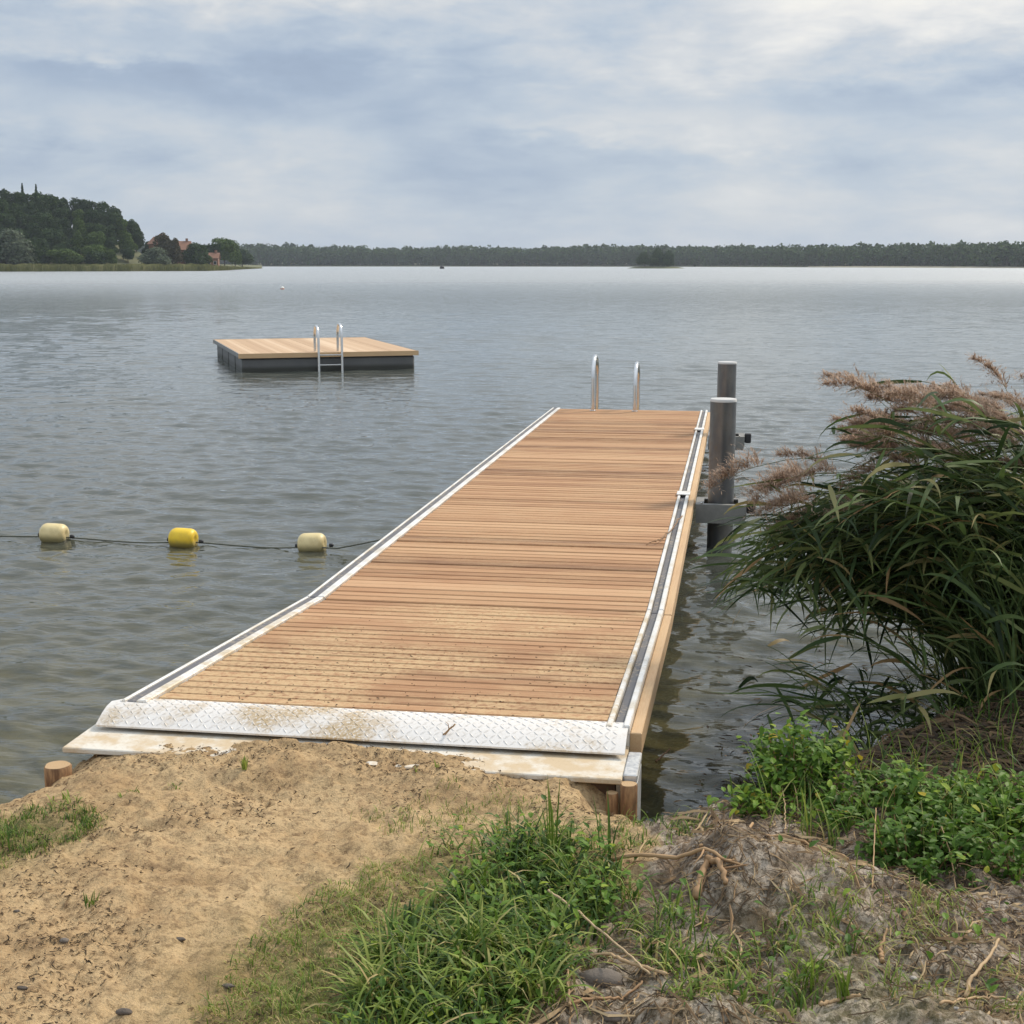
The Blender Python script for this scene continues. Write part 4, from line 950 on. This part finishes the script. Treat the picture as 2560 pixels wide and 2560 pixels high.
rgw = np.random.default_rng(70); g = Geo(); q = np.vstack([pxpts(420, LAWN, .45, rgw), pxpts(420, [(1080, 2300), (1250, 2150), (1500, 2150), (1560, 2320), (1300, 2400)], .45, rgw), pxpts(70, [(1600, 2300), (2100, 2260), (2560, 2300), (2560, 2560), (1700, 2560)], .45, rgw)]); n = len(q)
P = on_ground(q[:, 0], q[:, 1]) + np.stack([0*q[:, 0], 0*q[:, 0], rgw.uniform(.02, .10, n)], 1)
leaves(g, P, rgw.uniform(0, 6.28, n), rgw.normal(.1, .4, n), rgw.uniform(.018, .042, n), rgw.uniform(.012, .024, n), np.clip(rgw.beta(2, 2, n), 0, .92))
tag(g.build('broadleaf_weeds', M['bushleaf']), 'small broad leaved weeds mixed into the grass in front of the landing', 'weeds', kind='stuff')
# brambles and long grass through the bushes
tuft_field('bank_grass', [([(1830, 2110), (1900, 2000), (2200, 1960), (2560, 1930), (2900, 1900), (2900, 2260), (2300, 2260), (1950, 2160)], .35, 130, 6, .12, .34, .005, .03, .2, .85, 1.1),
    ([(2250, 1960), (2500, 1820), (2900, 1800), (2900, 1960)], .30, 25, 6, .10, .3, .006, .04, .0, .5, 1.4)],
    'long thin grass blades growing through the leafy bushes on the right bank', 'grass', 71)

# ------------------------------------------------------------------ reeds
def reed_geo(rg, Ln, bend, az0, nleaf=13, plume=True, th0=.08, leaf_from=.18, dark=0., bez=None):
    st, lf, pl = Geo(), Geo(), Geo(); d = np.array([math.cos(az0), math.sin(az0), 0]); pos = np.zeros(3); path = [pos.copy()]; m = 18; ths = []
    for k in range(m):
        t = k/m; th = th0 + bend*t**1.6; ths.append(th); pos = pos + (Ln/m)*(d*math.sin(th)+np.array([0, 0, math.cos(th)])); path.append(pos.copy())
    if bez is not None:
        tb = np.linspace(0, 1, m+1)[:, None]; path = (1-tb)**2*bez[0] + 2*tb*(1-tb)*bez[1] + tb**2*bez[2]; dp = np.diff(path, axis=0); ths = list(np.arctan2(np.hypot(dp[:, 0], dp[:, 1]), dp[:, 2]))
    path = np.array(path); st.tube(path, np.linspace(.0048, .0016, m+1), 5, rg.uniform(.3, .75), cap=False)
    tt = np.linspace(leaf_from, .97 if not plume else .80, nleaf) + rg.normal(0, .015, nleaf); tt = np.clip(tt, .05, .99)
    P = np.stack([np.interp(tt, np.linspace(0, 1, m+1), path[:, i]) for i in range(3)], 1)
    a = az0 + rg.normal(0, 1.1, nleaf) + rg.choice([0, 0, 0, math.pi], nleaf)
    th = np.interp(tt, np.linspace(0, 1, m), ths)
    blades(lf, P, a, rg.uniform(.16, .38, nleaf), rg.uniform(.012, .026, nleaf), th*.7 + rg.uniform(.1, .9, nleaf), th*.7 + rg.uniform(.5, 2.3, nleaf),
           np.clip(rg.uniform(.05, .85, nleaf) + (rg.random(nleaf) < .12)*rg.uniform(.1, .5, nleaf) - dark, 0, 1), 6, twist=rg.normal(0, .9, nleaf), pw=1.8)
    if plume:
        n = 120; tp = path[-1]; dr = path[-1]-path[-2]; dr /= np.linalg.norm(dr); ax = []; p = tp.copy(); dd = dr.copy()
        for k in range(8): ax.append(p.copy()); p = p + dd*.040; dd = dd + (d*.06 + np.array([0, 0, -.11])); dd /= np.linalg.norm(dd)
        ax = np.array(ax); st.tube(ax, np.linspace(.0016, .0006, 8), 4, .8, cap=False)
        s_ = rg.uniform(0, 1, n); B = np.stack([np.interp(s_, np.linspace(0, 1, 8), ax[:, i]) for i in range(3)], 1)
        aa = az0 + rg.normal(0, 1.0, n); l = rg.uniform(.06, .17, n)*(1.15-.70*s_)
        t0_ = rg.uniform(.3, 1.2, n); t1_ = rg.uniform(1.2, 2.9, n)
        blades(pl, B, aa, l, .0022, t0_, t1_, rg.uniform(.1, .9, n), 4)
        # spikelets along the branchlets
        for r_ in range(7):
            fr = rg.uniform(.1, 1., n); thm = t0_ + (t1_-t0_)*fr*.5
            Q = B + (l*fr)[:, None]*(np.sin(thm)[:, None]*np.stack([np.cos(aa), np.sin(aa), 0*aa], 1) + np.cos(thm)[:, None]*np.array([0, 0, 1.]))
            blades(pl, Q, aa+rg.normal(0, .6, n), rg.uniform(.016, .040, n), .0060, thm+rg.normal(0, .3, n), thm+rg.uniform(.2, 1, n), np.clip(rg.normal(.5, .25, n), 0, 1), 2)
    return st, lf, pl
rgr = np.random.default_rng(90); RV = []
WIND = R(184)
for i, (Ln, bend) in enumerate(((2.0, .75), (2.15, .85), (1.9, 1.0), (2.1, .45), (2.0, 1.65), (2.2, 1.9), (1.75, .35), (2.05, .9))):
    st, lf, pl = reed_geo(rgr, Ln, bend, WIND, 14, leaf_from=.35)
    RV.append((st.mesh('stem', M['reed'], True), lf.mesh('leaves', M['reed'], True), pl.mesh('plume', M['plume'])))
def put_reed(x, y, v, sc, rz, label, group=None):
    z = max(float(ground_z(x, y)), -.25); root = empty('flowering_reed', (x, y, z-.02), rz, label, 'reed', group); root.scale = (sc, sc, sc)
    for nm, me in zip(('stem', 'leaves', 'plume'), RV[v]):
        o = bpy.data.objects.new(nm, me); C.objects.link(o); o.parent = root
# tips: bearing x, y in the photo -> depth; root placed so that the tip falls there
def tip_of(v, sc):
    me = RV[v][0]; n = len(me.vertices); co = np.empty(n*3, np.float32); me.vertices.foreach_get('co', co); co = co.reshape(-1, 3); i = np.argmax(np.hypot(co[:, 0], co[:, 1]) if v in (4, 5) else co[:, 2]); return co[i]*sc
GR = 'flowering reeds of the clump on the right bank'
SP = {0: 'upright reed whose pale plume stands highest of all, near the right edge of the photo', 1: 'reed with a large brown plume at the upper left corner of the clump',
      2: 'reed bent far over, its plume hanging beside the near mooring pile', 3: 'reed with a lone fluffy plume reaching out left over the water at mid height'}
tips = [(2432, 900, 7.6, 3, 0), (2085, 945, 7.4, 1, 1), (1870, 1245, 7.0, 4, 2), (1985, 1140, 7.1, 2, 3)]
for k in range(16): tips.append((rgr.uniform(2070, 2200), rgr.uniform(945, 1130), rgr.uniform(6.6, 7.6), int(rgr.choice([1, 2, 0, 7])), None))
for k in range(18): tips.append((rgr.uniform(2180, 2400), rgr.uniform(975, 1120), rgr.uniform(6.4, 7.4), int(rgr.choice([1, 2, 0, 7])), None))
for k in range(18): tips.append((rgr.uniform(2300, 2620), rgr.uniform(930, 1090), rgr.uniform(6.7, 7.8), int(rgr.choice([0, 3, 6, 1])), None))
for k in range(20): tips.append((rgr.uniform(2120, 2500), rgr.uniform(980, 1150), rgr.uniform(6.3, 7.2), int(rgr.choice([1, 2, 7, 0])), None))
for k in range(12): tips.append((rgr.uniform(1790, 1960), rgr.uniform(1200, 1330), rgr.uniform(6.5, 7.2), int(rgr.choice([4, 5])), None))
for k in range(5): tips.append((rgr.uniform(2380, 2600), rgr.uniform(1120, 1260), rgr.uniform(6.4, 6.9), int(rgr.choice([0, 2])), None))
for k in range(3): tips.append((rgr.uniform(1960, 2080), rgr.uniform(1200, 1400), rgr.uniform(6.8, 7.2), int(rgr.choice([4, 5])), None))
roots = []
for (tx, ty, d, v, sp_) in tips:
    tgt = atd(tx, ty, d); rz = rgr.normal(0, .16) if sp_ is None else 0
    sc = 1.; base_z = .05
    for _ in range(3):
        tip = tip_of(v, sc); c, s_ = math.cos(rz), math.sin(rz); tip = np.array([c*tip[0]-s_*tip[1], s_*tip[0]+c*tip[1], tip[2]])
        rx_, ry_ = tgt[0]-tip[0], tgt[1]-tip[1]; base_z = max(float(ground_z(rx_, ry_)), -.25)-.02
        sc *= max(.5, min(1.5, (tgt[2]-base_z)/max(tip[2], .2)))
    sc = min(max(sc, .6), 1.5)
    put_reed(rx_, ry_, v, sc, rz, SP[sp_] if sp_ is not None else 'brown plumed reed among the many in the clump leaning over the water on the right', None if sp_ is not None else GR)
    roots.append((rx_, ry_))
# leafy mass without plumes
g = Geo(); rb = np.random.default_rng(95)
for k in range(330):
    if k < 150: x, y, bend, Ln = rb.uniform(1.15, 1.85), rb.uniform(6.3, 7.6), rb.uniform(1.5, 2.4), rb.uniform(1.25, 1.95)
    elif k < 290: x, y, bend, Ln = rb.uniform(1.1, 2.9), rb.uniform(6.2, 8.6), rb.uniform(.5, 1.2), rb.uniform(.95, 1.5)
    else: x, y, bend, Ln = rb.uniform(1.15, 2.2), rb.uniform(5.9, 6.6), rb.uniform(.3, 1.2), rb.uniform(.6, 1.2)
    z = max(float(ground_z(x, y)), -.25) - .02
    st, lf, _ = reed_geo(rb, Ln, bend, WIND + rb.normal(0, .35), 15 if k < 290 else 10, False, dark=rb.uniform(-.1, .2), leaf_from=(.42 if k < 150 else .15))
    for q in (st, lf): q.xform(Matrix.Translation((x, y, z))); [g.add(a, b - 0, t) for a, b, t in ()]
    for q in (st, lf):
        off = g.n
        for a in q.v: g.v.append(a); g.n += len(a)
        g.t += q.t; g.f += [f + off for f in q.f]; g.m += q.m
for k in range(170):
    tgt = atd(rb.uniform(1800, 2270), rb.uniform(1300, 1500), rb.uniform(6.5, 7.4)); bx, by = rb.uniform(1.2, 1.9), tgt[1] + rb.normal(.1, .25)
    bz = max(float(ground_z(bx, by)), -.25) - .02; b0 = np.array([0, 0, 0.]); b2 = tgt - [bx, by, bz]; b1 = np.array([b2[0]*rb.uniform(.1, .35), b2[1]*.3, b2[2] + rb.uniform(.25, .7)])
    st, lf, _ = reed_geo(rb, 1.5, 1., WIND + rb.normal(0, .4), 16, False, leaf_from=.40, dark=rb.uniform(-.15, .2), bez=(b0, b1, b2))
    for q in (st, lf):
        q.xform(Matrix.Translation((bx, by, bz))); off = g.n
        for a in q.v: g.v.append(a); g.n += len(a)
        g.t += q.t; g.f += [f + off for f in q.f]; g.m += q.m
for k in range(60):
    x, y = rb.uniform(.55, 1.35), rb.uniform(5.9, 7.1); Ln = rb.uniform(.30, .85); z = max(float(ground_z(x, y)), -.25) - .02
    st, lf, _ = reed_geo(rb, Ln+max(0, -z), rb.uniform(.6, 2.4), WIND + rb.normal(0, .9), int(rb.integers(3, 8)), False, dark=rb.uniform(-.25, .2), leaf_from=.45, th0=rb.uniform(.1, .7))
    for q in (st, lf):
        q.xform(Matrix.Translation((x, y, z))); off = g.n
        for a in q.v: g.v.append(a); g.n += len(a)
        g.t += q.t; g.f += [f + off for f in q.f]; g.m += q.m
tag(g.build('reed_bed', M['reed'], smooth=True), 'dense dark green mass of reed leaves and stems growing out of the water on the right', 'reeds', kind='stuff')

# ------------------------------------------------------------------ twigs, roots, stalks, litter, stones
def stalk(name, pts, r0, r1, tint, label, cat, seed=0, branches=(), jit=.004, group=None):
    rg = np.random.default_rng(seed); P = np.array(pts, float); n = 22; s_ = np.linspace(0, 1, len(P)); t = np.linspace(0, 1, n)
    Q = np.stack([np.interp(t, s_, P[:, i]) for i in range(3)], 1); Q[1:-1] = (Q[:-2]+Q[1:-1]*2+Q[2:])/4 + rg.normal(0, jit, (n-2, 3)); g = Geo()
    g.tube(Q, (r0+(r1-r0)*t)*rg.uniform(.85, 1.15, n), 7, tint)
    for (ti, dx, dy, dz, rr_) in branches:
        b = Q[int(ti*(n-1))]; e = b + [dx, dy, dz]; mid = (b+e)/2 + rg.normal(0, jit*2, 3); g.tube([b, mid, e], [rr_, rr_*.8, rr_*.3], 5, tint*.9)
    c = Q[0].copy(); g.v = [v - c for v in g.v]
    return tag(g.build(name, M['dry'], smooth=True, loc=c), label, cat, group)
def gp(px, py, lift=.0, z=.47):
    q = at(px, py, z); 
    for _ in range(4): q = at(px, py, float(ground_z(q[0], q[1])))
    return (q[0], q[1], float(ground_z(q[0], q[1])) + lift)
a = gp(985, 1915, .008); b = gp(1060, 1878, .014); c_ = at(1105, 1840, .545); d_ = at(1138, 1810, .60)
stalk('twig', [a, b, tuple(c_), tuple(d_)], .006, .003, .55, 'thin crooked twig leaning from the sand onto the tread plate', 'twig', 1, ((.1, -.05, .02, .01, .003), (.2, -.07, -.01, .012, .003), (.9, -.015, .0, .03, .002), (.15, -.06, -.04, .0, .0025)))
stalk('reed_stalk', [tuple(at(1705, 1290, .455)), tuple(at(1675, 1330, .445)), tuple(at(1645, 1352, .44)), tuple(at(1615, 1362, .43))], .006, .003, .25, 'dark dry reed stalk lying across the right edge rail of the pier', 'reed stalk', 2, ((.3, .05, .02, .02, .002),))
stalk('root', [gp(1515, 2165, .02), gp(1600, 2172, .03), gp(1700, 2170, .03), gp(1770, 2140, .03), gp(1830, 2145, .03), gp(1880, 2115, .035)], .007, .0045, .72, 'pale orange root curving across the soil left of the mound', 'root', 3, ((.6, -.03, -.10, -.01, .004), (.8, .06, -.03, .0, .004), (.95, .0, .04, .015, .003)), jit=.002)
stalk('root', [gp(1740, 2262, .015), gp(1765, 2215, .02), gp(1800, 2180, .03), gp(1815, 2150, .035)], .013, .007, .55, 'thick brown root standing against the dark hollow of the mound', 'root', 4, ((.8, .08, .0, .02, .004),), jit=.003)
stalk('root', [gp(1750, 2120, .02), gp(1850, 2105, .02), gp(1960, 2100, .02), gp(2040, 2130, .02), gp(2120, 2165, .02)], .005, .003, .7, 'thin dry root running over the crest of the mound', 'root', 5, jit=.003)
stalk('reed_stalk', [gp(1370, 2302, .10), gp(1460, 2358, .08), gp(1560, 2420, .05), gp(1625, 2462, .03)], .0035, .003, .92, 'long straight straw coloured stalk across the grass towards the bottom', 'reed stalk', 6, jit=.0015)
stalk('reed_stalk', [gp(1450, 2420, .02), gp(1520, 2410, .04), gp(1580, 2440, .035), gp(1665, 2475, .02)], .0045, .005, .85, 'bent pale stalk arching over the grey stone and meeting the straw coloured one', 'reed stalk', 7, jit=.002)
stalk('reed_stalk', [gp(1425, 2515, .012), gp(1500, 2510, .016), gp(1560, 2495, .014), gp(1605, 2465, .014)], .005, .003, .5, 'brown curved stalk lying in front of the grey stone', 'reed stalk', 8, jit=.002)
stalk('reed_stalk', [gp(1425, 2520, .01), gp(1418, 2480, .03), gp(1422, 2445, .05)], .0045, .003, .8, 'short pale stalk standing up left of the grey stone', 'reed stalk', 9, jit=.002)
stalk('stick', [gp(2415, 2490, .01), gp(2425, 2465, .02), gp(2462, 2425, .03), gp(2495, 2380, .04)], .006, .004, .85, 'pale bent stick poking out of the soil near the right edge', 'stick', 10, jit=.002)
stalk('stick', [gp(2050, 2520, .008), gp(2100, 2508, .012), gp(2150, 2495, .01)], .006, .004, .8, 'pale stick lying flat on the soil near the bottom edge', 'stick', 11, jit=.002)
stalk('stick', [gp(2205, 2410, .01), gp(2200, 2385, .02), gp(2215, 2355, .04)], .007, .003, .62, 'short brown stick standing between the two soil heaps', 'stick', 12, jit=.002)
stalk('stick', [gp(2180, 2225, .01), gp(2182, 2180, .06), gp(2185, 2120, .14)], .0026, .0016, .75, 'grey upright stem in front of the leafy bushes', 'stick', 13, jit=.0006)
stalk('stick', [gp(1965, 2090, .01), gp(1962, 2060, .04), gp(1955, 2025, .09)], .0026, .0016, .85, 'pale upright stem at the top of the mound in front of the pointed bush', 'stick', 14, jit=.002)
stalk('stick', [gp(2390, 2225, .02), gp(2375, 2180, .05), gp(2350, 2140, .10)], .0026, .0016, .8, 'pale stem sticking up in front of the bright green bush', 'stick', 15, jit=.0006)
stalk('stick', [gp(2350, 2520, .012), gp(2450, 2505, .014), gp(2560, 2515, .012)], .004, .003, .8, 'long pale stick lying at the bottom right corner', 'stick', 16, jit=.003)
stalk('reed_stalk', [(1.75, 6.0, .30), (1.55, 5.9, .42), (1.2, 5.75, .46), (.95, 5.7, .40)], .005, .003, .6, 'broken reed stem hanging over the dark bank below the reed clump', 'reed stalk', 17, ((.5, -.1, -.05, .08, .003),), jit=.004)
stalk('floating_stick', [tuple(at(1640, 1905, .01)), tuple(at(1655, 1890, .02)), tuple(at(1675, 1870, .03))], .006, .003, .15, 'dark stick poking out of the water right of the landing corner', 'stick', 18, jit=.002)
stalk('reed_stalk', [tuple(at(1930, 1910, .02)), tuple(at(1950, 1895, .05)), tuple(at(1968, 1878, .08))], .004, .003, .88, 'short pale stalk poking out of the water left of the pointed bush', 'reed stalk', 19, jit=.001)
def stone(px, py, sx, sy, sz, label, tint, seed):
    rg = np.random.default_rng(seed); q = gp(px, py); n, m = 18, 10; V = []
    for i in range(m+1):
        for j in range(n):
            p, t = math.pi*i/m, 2*math.pi*j/n; d = np.array([math.sin(p)*math.cos(t), math.sin(p)*math.sin(t), math.cos(p)])
            r = 1 + .35*float(vnoise(np.array(d[0]*1.7+seed), np.array(d[1]*1.7+d[2]), seed)) + .12*float(vnoise(np.array(d[0]*5), np.array(d[1]*5+d[2]*4), seed)); V.append(d*r*[sx, sy, sz])
    F = [[i*n+j, i*n+(j+1) % n, (i+1)*n+(j+1) % n, (i+1)*n+j] for i in range(m) for j in range(n)]
    return tag(Geo().add(V, F, tint).build('stone', M['pebble'], smooth=True, loc=(q[0], q[1], q[2]+sz*.3)), label, 'stone')
stone(1500, 2455, .060, .035, .028, 'rounded grey stone half buried under the bent pale stalks', .45, 3)
stone(1945, 2118, .018, .016, .015, 'small dark clod sitting on the top of the mound', .05, 4)
stone(160, 2345, .014, .010, .008, 'small pinkish stone on the sand below the dark tuft', .5, 5)
stone(450, 2350, .016, .008, .006, 'flat dark bit of bark on the sand in the middle foreground', .0, 6)
stone(310, 2530, .022, .012, .008, 'largest dark clod on the sand near the bottom edge', .05, 7)
stone(570, 2468, .018, .008, .006, 'flat brown clod on the sand near the short grass', .15, 8)
stone(42, 2280, .010, .006, .005, 'tiny black clod on the sand at the left edge', .0, 9)
stone(2285, 2435, .010, .008, .006, 'small white pebble on the crest of the right soil heap', 1., 10)
stone(2390, 2520, .008, .006, .005, 'tiny white pebble low on the right soil heap', 1., 11)
stone(1530, 2545, .028, .018, .012, 'flat grey stone at the bottom edge below the curved stalk', .5, 12)
stone(55, 2470, .016, .006, .005, 'thin dark bark flake near the bottom left corner', .0, 13)
# litter
def litter(name, label, n, area, seed, L0, L1, wd, t0, t1, zl=.003, dens=None):
    rg = np.random.default_rng(seed); x = rg.uniform(area[0], area[1], n); y = rg.uniform(area[2], area[3], n)
    if dens is not None: k = rg.random(n) < dens(x, y); x, y = x[k], y[k]
    n = len(x); a = rg.uniform(0, 6.28, n); l = rg.uniform(L0, L1, n)**1.0; wd_ = wd*rg.uniform(.5, 1.4, n); cx_, sx_ = np.cos(a), np.sin(a)
    z1 = ground_z(x-cx_*l/2, y-sx_*l/2); z2 = ground_z(x+cx_*l/2, y+sx_*l/2); up = zl*rg.uniform(.3, 2., n)
    A = np.stack([x-cx_*l/2, y-sx_*l/2, z1+up], 1); B = np.stack([x+cx_*l/2, y+sx_*l/2, z2+up*rg.uniform(.5, 2, n)], 1)
    s_ = np.stack([-sx_, cx_, 0*a], 1)*wd_[:, None]; u = np.array([0, 0, 1.])*wd_[:, None]; Mi = (A+B)/2 + s_*rg.normal(0, 2.5, n)[:, None] + u*.6
    V = np.stack([A-s_*.5, A+s_*.5, A+u*.6, Mi-s_, Mi+s_, Mi+u, B-s_*.4, B+s_*.4, B+u*.5], 1).reshape(-1, 3); b = np.arange(n)[:, None]*9; F = []
    for r_ in (0, 3):
        for i, j in ((0, 2), (2, 1)): F.append(np.hstack([b+r_+i, b+r_+j, b+r_+3+j, b+r_+3+i]))
    g = Geo().add(V, np.vstack(F), np.repeat(rg.uniform(t0, t1, n), 9)); return tag(g.build(name, M['litter']), label, 'litter', kind='stuff')
cl = lambda f, s, a=.0: (lambda x, y: np.clip(.25 + 1.7*(fbm(x*f, y*f, 3, s)+a), .03, 1))
litter('sand_litter', 'dark bits of twig and leaf scattered over the beach sand', 22000, (-3.4, -.2, 2.7, 5.0), 101, .003, .019, .0022, .05, .6, dens=lambda x, y: cl(3.5, 4)(x, y)*(1-soil_mask(x, y)))
litter('straw_litter', 'brown straw and root fibres scattered over the dug soil', 13000, (-.7, 1.5, 2.8, 5.2), 102, .010, .075, .0024, .1, 1., .006, dens=lambda x, y: cl(3., 6, .15)(x, y)*np.clip(soil_mask(x, y), .05, 1))
litter('straw_litter', 'broad pale straw pieces and dead reed sheaths lying on the dug soil', 550, (-.5, 1.4, 2.9, 4.6), 105, .03, .13, .0062, .45, 1., .010, dens=lambda x, y: cl(4., 9, .1)(x, y)*np.clip(soil_mask(x, y), 0, 1))
litter('washed_litter', 'small dead leaves and debris on the sand and slab in front of the tread plate', 1500, (-2.3, -.5, 4.7, 5.15), 103, .004, .018, .0016, .1, .6, .002, dens=cl(4, 8))
rg = np.random.default_rng(110); n = 380; x = rg.uniform(-2.2, -.55, n); y = 5.2 + 2.3*rg.random(n)**1.6; g = Geo()
for i in range(n):
    a = rg.uniform(0, 3.14); l = rg.uniform(.003, .010); z = zg(y[i]) + .001; c, s_ = math.cos(a)*l, math.sin(a)*l
    g.add([(x[i]-c, y[i]-s_, z), (x[i]+s_*.3, y[i]-c*.3, z), (x[i]+c, y[i]+s_, z), (x[i]-s_*.3, y[i]+c*.3, z), (x[i], y[i], z+.003)], np.zeros((0, 4), int), rg.uniform(0, .7))
    g.f.append(np.array([[0, 1, 4], [1, 2, 4], [2, 3, 4], [3, 0, 4]]) + g.n - 5); g.m.append(np.zeros(4, int))
tag(g.build('ramp_crumbs', M['litter']), 'crumbs of soil and sand trodden onto the gangway boards', 'litter', kind='stuff')
litter('bank_litter', 'dark tangle of dead reed leaves covering the bank at the foot of the reeds', 9000, (.5, 2.6, 5.0, 7.2), 104, .03, .16, .006, .0, .5, .012)
# floating leaves and debris beside the reeds, thickened to paint in dark reflections
rg = np.random.default_rng(120); n = 26000; x = rg.uniform(-.25, 1.9, n); y = rg.uniform(5.3, 9.5, n); k = rg.random(n) < np.clip(.012 + .8*np.exp(-((x-.62-.18*(y-6.4))/.42)**2-((y-6.35)/.5)**2)*(.35+1.6*np.clip(fbm(x*3.5, y*5, 3, 88)+.1, 0, 1)), 0, 1)
x, y = x[k], y[k]; n = len(x); g = Geo(); leaves(g, np.stack([x, y, np.full(n, .014)], 1), rg.uniform(0, 6.28, n), rg.normal(0, .1, n), rg.uniform(.012, .07, n), rg.uniform(.004, .014, n), np.clip(rg.beta(1.2, 3, n), 0, .9), .02)
tag(g.build('debris_reflection', M['litter']), 'dark dead reed leaves and added dark reflection flecks on the water under the reed clump', 'litter', kind='stuff')

# ------------------------------------------------------------------ air
m = Mat('haze'); v = m.n('ShaderNodeVolumePrincipled'); v.inputs['Color'].default_value = (.80, .88, 1, 1); v.inputs['Density'].default_value = .00014; v.inputs['Anisotropy'].default_value = .3
m.set(m.out.inputs['Volume'], v.outputs[0])
tag(Geo().box((-4300, -320, -5.2), (4300, 4300, 46)).build('haze', m.m), kind='stuff')
